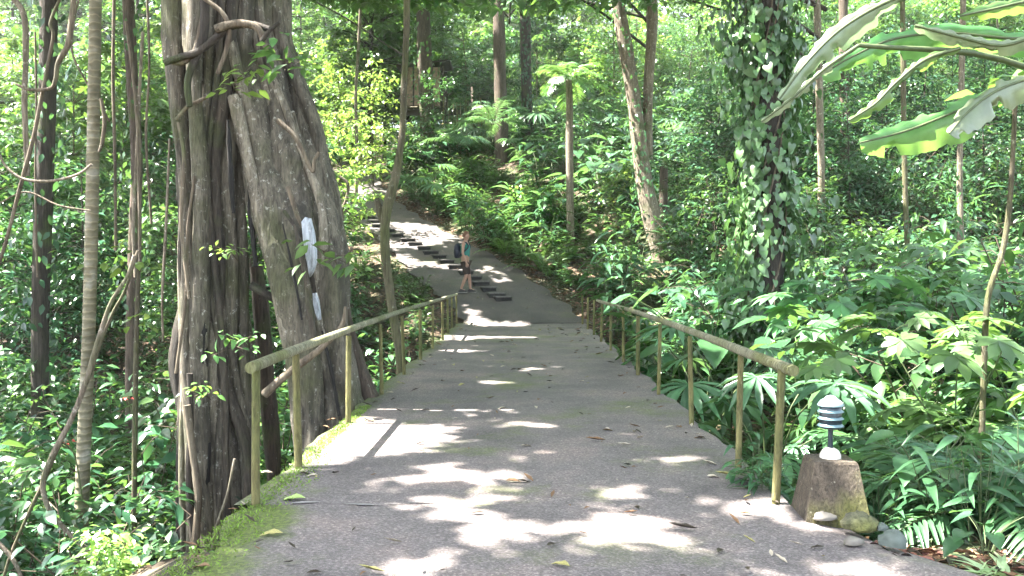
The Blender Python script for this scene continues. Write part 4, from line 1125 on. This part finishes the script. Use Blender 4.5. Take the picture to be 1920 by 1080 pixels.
for px, py, s, mi, sh_i, rz, lab in [
    (548, 938, .17, 4, 0, 1.5, 'pale green leaf on the mossy edge by the first left post'), (508, 1004, .13, 1, 0, 1.7, 'broad pale yellow leaf on the moss at the lower left'),
    (1050, 1062, .12, 1, 0, .9, 'yellow leaf lying at the bottom centre of the paving'), (1283, 996, .15, 3, 1, 1.35, 'curled dark leaf across the sunlit patch'),
    (1360, 894, .12, 1, 1, 1.4, 'yellow-brown leaf near the second right post'), (1118, 829, .16, 0, 1, 1.6, 'long brown leaf in the middle of the deck'),
    (698, 1076, .12, 1, 1, 1.5, 'curled yellow leaf at the bottom edge of the picture'), (1172, 838, .12, 2, 1, 1.9, 'pale curled leaf right of the long brown leaf'),
    (830, 715, .10, 0, 0, .5, 'reddish brown leaf on the left half of the far deck'), (690, 790, .13, 4, 0, 1.4, 'pale leaf beside the third left post'), (748, 773, .08, 3, 1, 1.0, 'dark curled leaf on the sunlit left deck edge')]:
    fallen(gpx(px, py), s, mi, sh_i, rz, lab)
for i in range(250):
    y = 4.2 + 20 * random.random() ** 1.25; x = random.uniform(-1.6, 1.55) if i % 3 else random.choice([-1.62, 1.5]) + random.gauss(0, .13)
    mi = random.choice([0, 0, 0, 1, 2, 2, 3, 3, 3]); fallen((x, y, .012), random.uniform(.03, .10) * (1 + .03 * y), mi, random.randrange(2), random.uniform(0, 6.3), f'small {FLN[mi]} leaf among the litter scattered over the bridge deck', f'{FLN[mi]} leaves scattered on the bridge')
for i in range(60):
    py = random.uniform(345, 600); t_ = random.uniform(.05, .95); k_ = np.interp(py, [q[1] for q in PATH_L][::-1], [q[0] for q in PATH_L][::-1]); k2 = np.interp(py, [q[1] for q in PATH_R][::-1], [q[0] for q in PATH_R][::-1])
    c = on_plane(k_ + (k2 - k_) * t_, py); mi = random.choice([0, 1, 2, 2]); fallen(c + [0, 0, .03], random.uniform(.06, .13), mi, random.randrange(2), random.uniform(0, 6.3), f'{FLN[mi]} leaf lying on the sloping path beyond the bridge', f'{FLN[mi]} leaves on the sloping path')
# litter by the bollard and along the path edge
rng = np.random.default_rng(77)


def litter(name, cpts, n, spread, sizes, mats):
    for mi in mats:
        b = Buf(); c = np.asarray(cpts)[rng.integers(0, len(cpts), n)]; xy = c[:, :2] + rng.normal(0, 1, (n, 2)) * spread
        z = H(xy[:, 0], xy[:, 1]) + rng.uniform(.01, .05, n)
        place(b, blade(3, .42, .4, .25, .15), np.stack([xy[:, 0], xy[:, 1], z], -1), rdir(n, rng, -.2, .2), np.stack([rng.normal(0, .4, n), rng.normal(0, .4, n), np.ones(n)], -1), rng.uniform(*sizes, n))
        tag(link(name, b.mesh(name, [FLM[mi]])), kind='stuff')


RED = plain_mat('reddish_litter', (.20, .085, .06), .8, .4, 25, .3); FLM.append(RED)
litter('leaf_litter', [P(1740, 1050, 4.6), P(1830, 1060, 4.7), P(1690, 1040, 4.8), P(1900, 1075, 4.5)], 150, .22, (.05, .13), (0, 5, 3))
edge = [np.array([path_right(y) + .45, y, 0]) for y in np.linspace(24, 44, 30)]
litter('leaf_litter', edge, 500, .4, (.08, .18), (0, 5, 2))

# ------------------------------------------------------------------ moss along the bridge edge (nobody could count it)
n = 6000; y = rng.uniform(2.6, 9.5, n); x = -1.62 - np.abs(rng.normal(0, .10, n)) + .22 * (rng.random(n) ** 3) * (y < 7)
zb = np.where(x > -1.75, .0, -.02 - (-1.75 - x) * .9)
b = Buf(); place(b, blade(2, .35, .4, .1, .4), np.stack([x, y, zb], -1), np.stack([rng.normal(0, .5, n), rng.normal(0, .5, n), np.full(n, .6)], -1), rdir(n, rng, -.2, 1), rng.uniform(.010, .032, n))
tag(link('moss', b.mesh('moss', [G['moss']])), kind='stuff')

# ------------------------------------------------------------------ vegetation placed by hand
def hand(kind, px, py, d, s, label, drop=None, **kw):
    p = P(px, py, d); z = float(H(p[0], p[1])) if drop is None else p[2] - drop
    return put(kind, (p[0], p[1], z), s, label=label, **kw)


hand('pale_ginger_plant', 262, 1075, 5.5, .5, 'sunlit pale-leaved plant at the bottom left, below the fig roots', drop=.22)
hand('pale_ginger_plant', 190, 1085, 5.6, .4, 'smaller pale-leaved plant left of the sunlit one at the bottom left', drop=.12)
hand('bright_shrub', 215, 1100, 5.4, .35, 'small bright shrub at the bottom left corner of the bridge bank', drop=.1)
hand('lobed_leaf_shrub', 1790, 600, 7.3, 1.25, 'sunlit lobed-leaf shrub standing tall on the right')
hand('lobed_leaf_shrub', 1950, 560, 7.2, 1.2, 'lobed-leaf shrub cut by the right edge of the picture')
hand('lobed_leaf_shrub', 1650, 640, 10.0, 1.5, 'shaded lobed-leaf shrub behind the tall sunlit one')
hand('feather_palm', 1330, 700, 9.6, .8, 'feather palm arching just outside the right handrail')
hand('feather_palm', 1500, 720, 7.6, .75, 'feather palm with long fronds behind the lamp')
hand('fan_palm', 1440, 690, 9.2, 1.25, 'fan palm under the right handrail, near its end')
hand('fan_palm', 1370, 690, 11.5, 1.35, 'fan palm behind the right handrail, deeper in the ravine')
hand('fan_palm', 1400, 780, 7.6, 1.0, 'low fan palm leaning against the last right posts')
hand('ginger_plant', 1410, 850, 6.3, .45, 'glossy long-leaved plant between the last two right posts', drop=.4)
hand('ginger_plant', 1430, 870, 5.95, .36, 'low glossy plant beside the end post of the right handrail', drop=.3)
hand('feather_palm', 1690, 850, 6.2, .72, 'young feather palm right behind the lamp pedestal')
hand('feather_palm', 1800, 830, 6.2, .78, 'young feather palm at the foot of the curving bare stem')
hand('feather_palm', 1880, 860, 5.6, .62, 'young feather palm close to the right edge')
hand('arum_plant', 1735, 830, 6.0, .75, 'broad-leaved arum plant with wide green leaves beside the lamp')
hand('arum_plant', 1850, 800, 6.0, .7, 'broad-leaved arum plant left of the right picture edge')
hand('ginger_plant', 1650, 880, 5.7, .5, 'leafy ginger plant leaning on the right side of the pedestal')
hand('ginger_plant', 1760, 900, 5.5, .55, 'arching ginger plant in front of the arum plants')
hand('ginger_plant', 1840, 930, 5.2, .55, 'arching ginger plant above the striped grass')
hand('ginger_plant', 1920, 900, 5.4, .6, 'arching ginger plant on the far right edge')
hand('arum_plant', 1850, 1000, 4.8, .38, 'low plant with pale paddle leaves near the reddish litter')
hand('striped_lily', 1905, 1050, 4.5, .55, 'striped grassy lily in the lower right corner')
hand('striped_lily', 1850, 1065, 4.4, .4, 'small striped grassy lily by the reddish litter')
hand('lance_leaf_plant', 1660, 925, 5.35, .35, 'small bright weed touching the pedestal on its right')
hand('feather_palm', 1222, 540, 19.5, .85, 'sunlit feather palm beside the far right handrail')
hand('bright_shrub', 1000, 395, 34, 1.2, 'sunlit shrub left of the slender pale palm')
hand('arum_plant', 1040, 405, 33, 1.9, 'big-leaved arum at the foot of the slender palm')
hand('arum_plant', 1120, 390, 33, 2.2, 'sunlit big-leaved arum right of the slender palm')
hand('bright_shrub', 1150, 380, 32, 1.3, 'sunlit shrub between slender palm and leaning tree')
hand('arum_plant', 690, 520, 14.5, 1.0, 'big-leaved plant beside the crooked tree')
hand('ginger_plant', 755, 500, 19, 1.3, 'yellow-green paddle-leaved plant left of the stone steps', cat='plant')
hand('striped_lily', 770, 505, 21, 1.6, 'arching grassy clump at the left edge of the path')
hand('bright_shrub', 790, 540, 19, .7, 'low bright shrub behind the far left handrail')
hand('leafy_shrub', 640, 480, 11.5, .9, 'shrub with large bluish leaves right of the pale scar')
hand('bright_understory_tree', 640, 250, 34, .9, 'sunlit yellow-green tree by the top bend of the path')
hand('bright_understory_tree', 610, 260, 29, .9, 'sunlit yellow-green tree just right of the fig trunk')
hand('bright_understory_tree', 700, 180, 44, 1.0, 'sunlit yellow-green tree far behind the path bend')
hand('feather_palm', 925, 215, 36, 1.1, 'palm with whitish sunlit fronds before the bamboo screen', drop=.4)
hand('feather_palm', 860, 250, 42, 1.2, 'palm with drooping fronds left of the stout brown trunk', drop=.6)
RDM = plain_mat('red_petal', (.55, .06, .06), .5, .2, 20, 0)
for px, py, d, lab in ((128, 828, 8.0, 'small red flower cluster beside the slanting liana'), (238, 746, 9.6, 'red flower bud among the shrubs left of the fig')):
    r_ = np.random.default_rng(px); b = Buf(); spray(b, (0, 0, 0), 10, .04, .035, LEAF_OV, r_); o = thing('flower', lab, 'flower', tuple(P(px, py, d))); link('petals', b.mesh('petals', [RDM]), o)
    b = Buf(); tube(b, smoothline([[0, 0, 0], [.02, .1, -.2], [0, .25, -.6]], 5), [.006, .008], 5); link('stem', b.mesh('stem', [B['stem']]), o)
hand('tall_forest_tree', 720, 120, 62, 1.0, 'tall dense tree behind the wooden hut')
hand('tall_forest_tree', 770, 120, 68, 1.1, 'tall dense tree farther behind the wooden hut')
hand('big_leaf_tree', 690, 150, 57, 1.4, 'big-leaved tree left of the wooden hut')
hand('leafy_shrub', 785, 240, 46, 2.0, 'leafy shrub growing in front of the wooden hut')
hand('dark_shrub', 812, 235, 45.5, 2.2, 'dark shrub covering the foot of the wooden hut')
hand('dark_understory_tree', 838, 220, 46, .9, 'small dark tree at the right end of the wooden hut')
# sprigs growing on the fig
for i, (px, py, d, lab) in enumerate([(430, 152, 9.0, 'small leafy sprig sprouting from the middle of the fig'), (530, 115, 9.1, 'leafy sprig on the right shoulder of the fig'), (620, 480, 9.0, 'leafy sprig hanging beside the pale scar of the fig'), (425, 470, 9.0, 'tiny yellowish sprig across the dark fig roots'), (435, 650, 9.0, 'dark green sprig low on the fig roots'), (372, 740, 8.9, 'light sprig at the foot of the left fig roots')]):
    r_ = np.random.default_rng(i); lf, st = Buf(), Buf(); c = P(px, py, d); sc_ = (1, 1.2, 1.2, .5, .8, .6)[i]
    for k in range(5):
        q = np.array([r_.uniform(-.3, .3), r_.uniform(-.15, .05), r_.uniform(-.12, .15)]) * sc_; tube(st, [[0, .35, -.1], [0, .1, 0], q], [.007, .003], 5, cap=False)
        spray(lf, q, 6, .14 * sc_, .15 * sc_, LEAF_OV, r_)
    o = thing('epiphyte', lab, 'plant', tuple(c)); link('stem', st.mesh('stem', [B['twig']]), o); link('foliage', lf.mesh('foliage', [G['bright' if i in (0, 3, 5) else 'fern']]), o)

S = SUN_DIR
SUNLIT = [(P(1205, 400, d9), .9), (P(1215, 330, d9), .8), (P(1221, 110, d9), .6), (P(1230, 460, d9), .7), (P(640, 250, 34), 2.3), (P(610, 330, 30), 1.6), (P(690, 180, 44), 2.0), (P(1810, 560, 7.2), .6), (P(1730, 680, 7.6), .5), (P(1070, 110, d8), 1.3), (P(925, 215, 36), 1.1), (P(1220, 530, 19.5), .9), (P(1180, 500, 21), .9), (P(1120, 370, 33), 1.6),
          (P(1700, 100, 5.7), .35), (P(1560, 120, 5.6), .3), (P(1660, 260, 5.6), .3), (P(300, 1050, 5.5), .35), (P(590, 500, 9.5), .35), (P(535, 130, 9.2), .3), (P(690, 640, 9.3), .3), (P(600, 640, 8.6), .3), (P(250, 480, 13), .6), (P(150, 640, 9), .6), (P(280, 600, 10), .7), (P(60, 700, 9), .6), (P(560, 760, 7.5), .35), (P(670, 360, 43), 1.0),
          (P(1560, 800, 5.3), .14), (P(1500, 900, 5.2), .18), (P(1000, 420, 32), 1.0), (P(1150, 60, 40), 1.5), (P(1520, 60, 24), .9), (P(1450, 130, 13.6), .35), (P(930, 500, 28), .35), (P(780, 530, 19), .9), (P(220, 460, 14), .5), (P(1750, 780, 6.4), .25), (P(1900, 700, 6.5), .4), (P(1180, 270, 34), 1.2), (P(900, 110, 50), 2.0), (P(300, 330, 12), .3), (P(40, 60, 16), 1.0)]



def ray_feet(tts, hh, rr):
    out = []
    for cpt, r in SUNLIT:
        if r < .55: continue
        for tt in tts:
            q = cpt + S * tt
            if q[2] - float(H(q[0], q[1])) < hh: out.append((q[0], q[1], rr * rr))
    return np.array(out)


LOWT = ray_feet((1, 3, 5, 7, 9), 7.5, 1.9); TALLT = ray_feet((1, 3, 5, 7, 9, 12, 15, 18), 16, 3.0)

# ------------------------------------------------------------------ vegetation scattered by zones
placed = []
KEEP_CLEAR = [(bx, by, .45)]


def ok(x, y, gap, tree=False, low=''):
    if tree and 24 < y < 52 and abs(x - (800 - 980) / FPX * y) < .028 * y: return False
    if -2.15 < x < 2.05 and y < 25: return False
    if y >= 23 and path_left(y) - .45 < x < path_right(y) + .5 and y < 47: return False
    if (x + 3.0) ** 2 / 1.6 + (y - 10.2) ** 2 / .9 < 1: return False
    # sight lines to the fig, the bollard and the foot of the rails stay open
    if y < 9.6 and -4.6 * y / 9.7 < x < -1.6 and y > 4: return random.random() < .0
    if y > 21 and y < 46 and path_left(y) - 3.0 < x < path_left(y) and low not in ('lance_leaf_plant', 'fern'): return False
    if low not in ('lance_leaf_plant', 'fern'):
        for kpx, kd in ((1070, d8), (1238, d9), (938, d6), (1436, 14.0)):
            if kd - 9 < y < kd and abs(x - (kpx - 980) / FPX * y) < .35 + .012 * y: return False
    if tree:
        tb = TALLT if low == 'tall_forest_tree' else LOWT
        if ((tb[:, 0] - x) ** 2 + (tb[:, 1] - y) ** 2 < tb[:, 2]).any(): return False
    for q in placed:
        if (q[0] - x) ** 2 + (q[1] - y) ** 2 < (gap + q[2]) ** 2 * .25: return False
    return True


def scatter(kind, n, xr, yr, s, label, group, gap=.5, far=None, wgt=1.0, cond=None, tilt=.05):
    c = 0; tries = 0
    while c < n and tries < n * 40:
        tries += 1
        u = random.random() ** wgt; y = yr[0] + (yr[1] - yr[0]) * u
        hw = .64 * y + 1.5; x = random.uniform(max(xr[0], -hw), min(xr[1], hw))
        if max(xr[0], -hw) >= min(xr[1], hw) or not ok(x, y, gap, 'tree' in kind, kind) or (cond and not cond(x, y)): continue
        placed.append((x, y, gap)); c += 1
        put(kind, (x, y, float(H(x, y)) - .03), s * random.uniform(.7, 1.3), label=label, group=group, far=(y > 16 if far is None else far), tilt=tilt, variant=random.choice([0, 1]) if group == 'shrubs in the left thicket' else None)


# left side, below and beside the bridge
scatter('leafy_shrub', 34, (-14, -2.3), (8.2, 20), 1.5, 'leafy green shrub in the thicket left of the bridge', 'shrubs in the left thicket', .7)
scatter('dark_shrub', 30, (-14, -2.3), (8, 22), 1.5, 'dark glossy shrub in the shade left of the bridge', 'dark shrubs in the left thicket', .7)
scatter('bright_shrub', 14, (-11, -2.4), (8, 20), 1.2, 'light green shrub in the thicket left of the bridge', 'light shrubs in the left thicket', .6)
scatter('understory_tree', 12, (-16, -3.5), (13, 26), .85, 'small leafy tree in the thicket left of the fig', 'small trees of the left thicket', 1.0)
scatter('dark_understory_tree', 16, (-18, -4.2), (14, 30), .85, 'small dark tree in the deep shade left of the fig', 'small dark trees of the left thicket', 1.0)
scatter('ginger_plant', 16, (-8, -2.2), (11, 25), 1.0, 'glossy ginger plant between fig and path', 'ginger plants between fig and path', .5)
scatter('arum_plant', 14, (-7, -2.2), (12, 26), 1.0, 'broad-leaved arum plant between fig and path', 'arum plants between fig and path', .5)
scatter('lance_leaf_plant', 26, (-6, -2.2), (13, 30), 1.0, 'narrow-leaved plant between fig and path', 'narrow-leaved plants between fig and path', .35)
# right side next to the bridge
scatter('lance_leaf_plant', 46, (2.05, 3.2), (7.5, 25), .55, 'low narrow-leaved plant along the right bridge edge', 'low plants along the right bridge edge', .25, far=False)
scatter('fan_palm', 16, (2.4, 9), (8, 22), .95, 'fan palm in the hollow right of the bridge', 'fan palms right of the bridge', .7)
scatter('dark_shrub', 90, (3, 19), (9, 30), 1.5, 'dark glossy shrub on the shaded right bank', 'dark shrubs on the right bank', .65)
scatter('leafy_shrub', 70, (2.6, 19), (8.5, 30), 1.4, 'leafy green shrub on the right bank', 'shrubs on the right bank', .65)
scatter('fern', 50, (2.3, 15), (9, 28), 1.3, 'green fern on the right bank', 'ferns on the right bank', .5)
scatter('lobed_leaf_shrub', 10, (5, 14), (10, 20), 1.0, 'lobed-leaf shrub in the shade of the right bank', 'lobed-leaf shrubs on the right bank', .9)
scatter('dark_understory_tree', 30, (6.5, 22), (15, 32), .75, 'small dark tree on the right bank', 'small dark trees on the right bank', 1.1)
scatter('understory_tree', 26, (6, 24), (17, 34), .75, 'small leafy tree on the right bank', 'small trees on the right bank', 1.1)
scatter('arum_plant', 24, (2.6, 12), (9, 25), 1.6, 'broad-leaved arum plant on the right bank', 'arum plants on the right bank', .6)
scatter('ginger_plant', 34, (2.4, 13), (8, 26), 1.35, 'glossy ginger plant on the right bank', 'ginger plants on the right bank', .5)
# hillside beyond the bridge, right of the path
RIGHT = lambda x, y: x > path_right(min(y, 45)) + .5
scatter('lance_leaf_plant', 90, (-8, 10), (24, 44), 1.15, 'narrow-leaved plant bordering the path up the hillside', 'narrow-leaved plants on the hillside', .45, cond=lambda x, y: RIGHT(x, y) and x < path_right(y) + 4.5, far=True)
scatter('ginger_plant', 100, (-7, 16), (25, 48), 1.5, 'glossy ginger plant on the hillside right of the path', 'ginger plants on the hillside', .6, cond=RIGHT, far=True)
scatter('fern', 70, (-7, 18), (25, 46), 1.35, 'fern on the hillside right of the path', 'ferns on the hillside', .55, cond=RIGHT, far=True)
scatter('arum_plant', 65, (-6, 16), (26, 48), 1.7, 'broad-leaved arum plant on the hillside right of the path', 'arum plants on the hillside', .6, cond=RIGHT, far=True)
scatter('fan_palm', 50, (-5, 20), (26, 50), 1.5, 'fan palm on the hillside right of the path', 'fan palms on the hillside', .8, cond=RIGHT, far=True)
scatter('leafy_shrub', 60, (-4, 28), (27, 55), 1.3, 'leafy green shrub on the hillside right of the path', 'shrubs on the hillside', .8, cond=RIGHT, far=True)
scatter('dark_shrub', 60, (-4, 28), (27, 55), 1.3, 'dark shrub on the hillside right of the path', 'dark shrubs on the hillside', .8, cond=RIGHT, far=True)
scatter('feather_palm', 16, (-4, 26), (28, 55), 1.2, 'feather palm on the hillside right of the path', 'feather palms on the hillside', 1.0, cond=RIGHT, far=True)
FARR = lambda x, y: RIGHT(x, y) and (y > 40 or x > 3.5)
scatter('understory_tree', 95, (-6, 48), (30, 75), .95, 'small leafy forest tree on the slope behind the path', 'small forest trees on the slope', 1.5, cond=FARR, far=True)
scatter('dark_understory_tree', 85, (-6, 48), (32, 75), 1.0, 'small dark forest tree on the slope behind the path', 'small dark forest trees on the slope', 1.5, cond=FARR, far=True)
scatter('big_leaf_tree', 60, (-8, 48), (36, 80), 1.0, 'big-leaved forest tree on the slope behind the path', 'big-leaved forest trees on the slope', 1.5, cond=FARR, far=True)
scatter('bright_understory_tree', 45, (-6, 48), (42, 78), 1.0, 'small light green forest tree on the slope behind the path', 'small light green forest trees on the slope', 1.5, cond=FARR, far=True)
LEFT = lambda x, y: x < path_left(min(y, 46)) - .6
scatter('leafy_shrub', 40, (-34, -3), (22, 52), 1.4, 'leafy shrub on the slope left of the path', 'shrubs on the slope left of the path', .8, cond=LEFT, far=True)
scatter('dark_shrub', 30, (-34, -3), (22, 52), 1.4, 'dark shrub on the slope left of the path', 'dark shrubs on the slope left of the path', .8, cond=LEFT, far=True)
scatter('big_leaf_tree', 30, (-44, -8), (26, 72), 1.0, 'big-leaved tree on the slope left of the path', 'big-leaved trees on the slope left of the path', 1.4, cond=lambda x, y: LEFT(x, y) and x < -.25 * y, far=True)
scatter('understory_tree', 60, (-44, -8), (28, 72), 1.0, 'small leafy tree on the slope left of the path', 'small trees on the slope left of the path', 1.4, cond=lambda x, y: LEFT(x, y) and x < -.27 * y, far=True)
scatter('bright_understory_tree', 45, (-44, -7), (34, 76), 1.1, 'sunlit small tree on the slope left of the path', 'light green trees on the slope left of the path', 1.4, cond=lambda x, y: LEFT(x, y) and (y > 46 or x < -.27 * y), far=True)
scatter('tall_forest_tree', 110, (-60, 65), (44, 115), 1.05, 'tall forest tree with a dark trunk far up the slope', 'tall forest trees up the slope', 2.2, far=True)

# ground cover, too dense to count
rng = np.random.default_rng(31)
for nm_, n, mt, sz in (('ground_cover', 34000, 'shrub', (.04, .11)), ('ground_cover', 16000, 'fern', (.04, .10))):
    y = 5 + 45 * rng.random(n) ** 1.4; x = rng.uniform(-1, 1, n) * (.62 * y + 1)
    k_ = ~((x > -1.85) & (x < 1.8) & (y < 24.3)) & ~((y > 23.5) & (x > path_left(y) - .15) & (x < path_right(y) + .35)) & ~((y < 5.8) & (x > -2) & (x < 2.9)) & ~((x < -2.2) & (y < 13) & (rng.random(n) < .75))
    k_ &= (np.sin(x * 1.7 + y) + np.sin(y * 1.3 - x * .8) + rng.normal(0, .8, n)) > -.5
    x, y = x[k_], y[k_]; n = len(x); b = Buf()
    place(b, LEAF_OV_LO, np.stack([x, y, H(x, y) + rng.uniform(0, .14, n)], -1), rdir(n, rng, -.2, .8), np.stack([rng.normal(0, .5, n), rng.normal(0, .5, n), np.ones(n)], -1), rng.uniform(*sz, n) * (1 + y / 40))
    tag(link(nm_, b.mesh(nm_, [G[mt]])), kind='stuff')

# ------------------------------------------------------------------ the high canopy: mostly unseen leaf layer added for shade, gaps cut along sun rays
S = SUN_DIR
PATCH = [  # sunlit places on the deck, as outlines on the ground
    [(610, 803), (660, 793), (760, 794), (868, 797), (884, 812), (878, 828), (800, 850), (690, 862), (620, 876), (540, 895), (520, 880), (560, 850)],
    [(735, 905), (800, 878), (870, 876), (950, 884), (1065, 905), (1060, 915), (960, 905), (870, 905), (800, 916), (750, 918)],
    [(785, 950), (850, 925), (940, 918), (1005, 935), (970, 950), (1010, 985), (1000, 1008), (900, 1000), (830, 975)],
    [(1055, 985), (1120, 958), (1250, 952), (1262, 968), (1240, 1005), (1210, 1032), (1110, 1024), (1065, 1005)],
    [(1112, 920), (1180, 906), (1245, 925), (1235, 940), (1150, 940)], [(1222, 858), (1262, 848), (1312, 856), (1300, 870), (1240, 872)],
    [(1350, 962), (1395, 930), (1470, 934), (1520, 960), (1500, 975), (1400, 976)], [(930, 795), (1000, 788), (1082, 797), (1000, 804)],
    [(735, 1050), (830, 1032), (910, 1040), (900, 1090), (760, 1100)], [(1430, 1065), (1540, 1045), (1700, 1058), (1720, 1095), (1440, 1095)],
    [(868, 603), (930, 598), (1000, 602), (985, 612), (890, 612)], [(885, 629), (1010, 631), (1010, 635), (890, 634)], [(860, 560), (900, 575), (925, 600), (870, 600)],
    [(655, 346), (700, 345), (702, 370), (660, 372)], [(785, 486), (850, 494), (900, 505), (900, 512), (800, 502)], [(900, 492), (940, 505), (975, 522), (955, 522), (905, 508)],
    [(825, 655), (905, 655), (905, 660), (830, 660)], [(985, 689), (1062, 692), (1060, 697), (985, 696)], [(870, 764), (1010, 769), (1000, 776), (870, 772)], [(1090, 745), (1195, 750), (1185, 758), (1095, 753)], [(905, 712), (985, 714), (980, 720), (900, 718)],
    [(1270, 1000), (1320, 1000), (1320, 1015), (1265, 1015)], [(1060, 575), (1100, 585), (1104, 600), (1070, 595)],
]

def inside(poly, x, y):
    res = np.zeros(len(x), bool); j = len(poly) - 1
    for i in range(len(poly)):
        xi, yi = poly[i]; xj, yj = poly[j]
        res ^= ((yi > y) != (yj > y)) & (x < (xj - xi) * (y - yi) / (yj - yi + 1e-12) + xi); j = i
    return res


PG = []
for q in PATCH:
    pts = np.array([(gpx(a, c) if c > 606 else on_plane(a, c)) for a, c in q])[:, :2]; m_ = pts.mean(0); dv = pts - m_; ln = np.linalg.norm(dv, axis=1, keepdims=True); PG.append([tuple(p) for p in m_ + dv * (1 + .09 / np.maximum(ln, .1))])


def canopy_pts(n, xr, yr, rng):
    x = rng.uniform(*xr, n); y = rng.uniform(*yr, n); z = np.maximum(plane_z(y), 0) + 8.6 + 7.5 * rng.random(n) + .12 * np.clip(np.abs(x) - 4, 0, 12)
    p = np.stack([x, y, z], -1)
    # where the sun ray through p meets the deck level
    t = z / S[2]
    for _ in range(3): g = p - S * t[:, None]; t = (z - plane_z(g[:, 1])) / S[2]
    g = p - S * t[:, None]
    k_ = np.ones(n, bool)
    for q in PG: k_ &= ~inside(q, g[:, 0], g[:, 1])
    # gaps elsewhere: a slow wandering pattern of openings over the forest
    a, c = g[:, 0], g[:, 1]
    hole = np.sin(a * 1.9 + 1.3 * np.sin(c * .8)) + np.sin(c * 1.7 + 1.1 * np.sin(a * 1.1 + 2)) + .7 * np.sin(a * 4.1 + c * 3.3)
    offdeck = ~((a > -1.9) & (a < 2.1) & (c > 2) & (c < 24))
    offdeck &= ~((c > 22) & (c < 48) & (a > path_left(c) - .5) & (a < path_right(c) + .6))
    k_ &= ~(offdeck & (hole > np.where((a > 2.5) | (c > 30), -.05, .15)))
    for cpt, r in SUNLIT:
        v = p - cpt; tt = v @ S; dist = np.linalg.norm(v - tt[:, None] * S, axis=1)
        k_ &= ~((dist < r) & (tt > 0))
    return p[k_], g[k_]


rng = np.random.default_rng(99)
owners = [(fig, np.array([-4, 10.0])), (palm, np.array([-8, 9.0])), (b1, np.array([-12, 16.0])), (b2, np.array([-9, 20.0])), (b3, np.array([-4, 17.0])), (b9, np.array([4, 34.0])), (b10, np.array([4, 14.0])), (b6, np.array([0, 44.0])), (b5, np.array([-8, 46.0])), (b12, np.array([9, 20.0])), (b11, np.array([14, 30.0])), (b14, np.array([9, 26.0])), (b13, np.array([10, 12.0]))]
p1, _ = canopy_pts(150000, (-15, 6), (2, 28), rng)           # over the bridge
p2, _ = canopy_pts(75000, (-26, 24), (2, 58), rng)
p3, _ = canopy_pts(90000, (-24, 3), (24, 58), rng)           # over the sloping path
pp = np.vstack([p1, p2, p3]); n = len(pp); sz = np.concatenate([np.full(len(p1), .62), np.ones(len(p2) + len(p3))])
own = np.argmin(np.stack([np.linalg.norm(pp[:, :2] - q[1], axis=1) for q in owners]), 0)
for i, (o, q) in enumerate(owners):
    s_ = pp[own == i]; n = len(s_); z_ = sz[own == i]
    if n < 10: continue
    b = Buf(); place(b, LEAF_OV_LO, s_ - np.array(o.location), rdir(n, rng, -.6, .1), np.stack([rng.normal(0, .35, n), rng.normal(0, .35, n), np.ones(n)], -1) + S * .4, rng.uniform(.34, .58, n) * z_)
    st = Buf()
    for k_ in range(12):                       # limbs carrying the crown, where they cast no bar across the bridge
        a_ = s_[rng.integers(0, n)] + [0, 0, -.2]; g_ = a_ - S * (a_[2] / S[2])
        if -4.5 < g_[0] < 4.5 and g_[1] < 26: continue
        base = np.array([o.location[0] * .6 + q[0] * .4, o.location[1] * .6 + q[1] * .4, a_[2] - 2.0])
        tube(b, smoothline(np.array([base, (base + a_) / 2 + [0, 0, .5], a_]) - np.array(o.location), 4), [.06, .015], 5, m=1, cap=False)
    link('crown', b.mesh('crown', [G['canopy'], B['dark']]), o)  # leaves added to shape the sunlight, hung on the nearest trunk
for o in list(SC.objects):
    if '_d' in o: del o['_d']

hb = Buf(); box(hb, (-96, -34, -6.2), (96, 176, 66))
HZ = bpy.data.materials.new('haze_air'); HZ.use_nodes = True; t = HZ.node_tree
t.nodes.remove(t.nodes['Principled BSDF']); pv = t.nodes.new('ShaderNodeVolumePrincipled'); pv.inputs['Color'].default_value = (.93, .97, .95, 1); pv.inputs['Density'].default_value = .0004; pv.inputs['Anisotropy'].default_value = .2
t.links.new(pv.outputs[0], t.nodes['Material Output'].inputs['Volume'])
tag(link('haze', hb.mesh('haze', [HZ], False)), kind='stuff')
cy.volume_bounces = 0
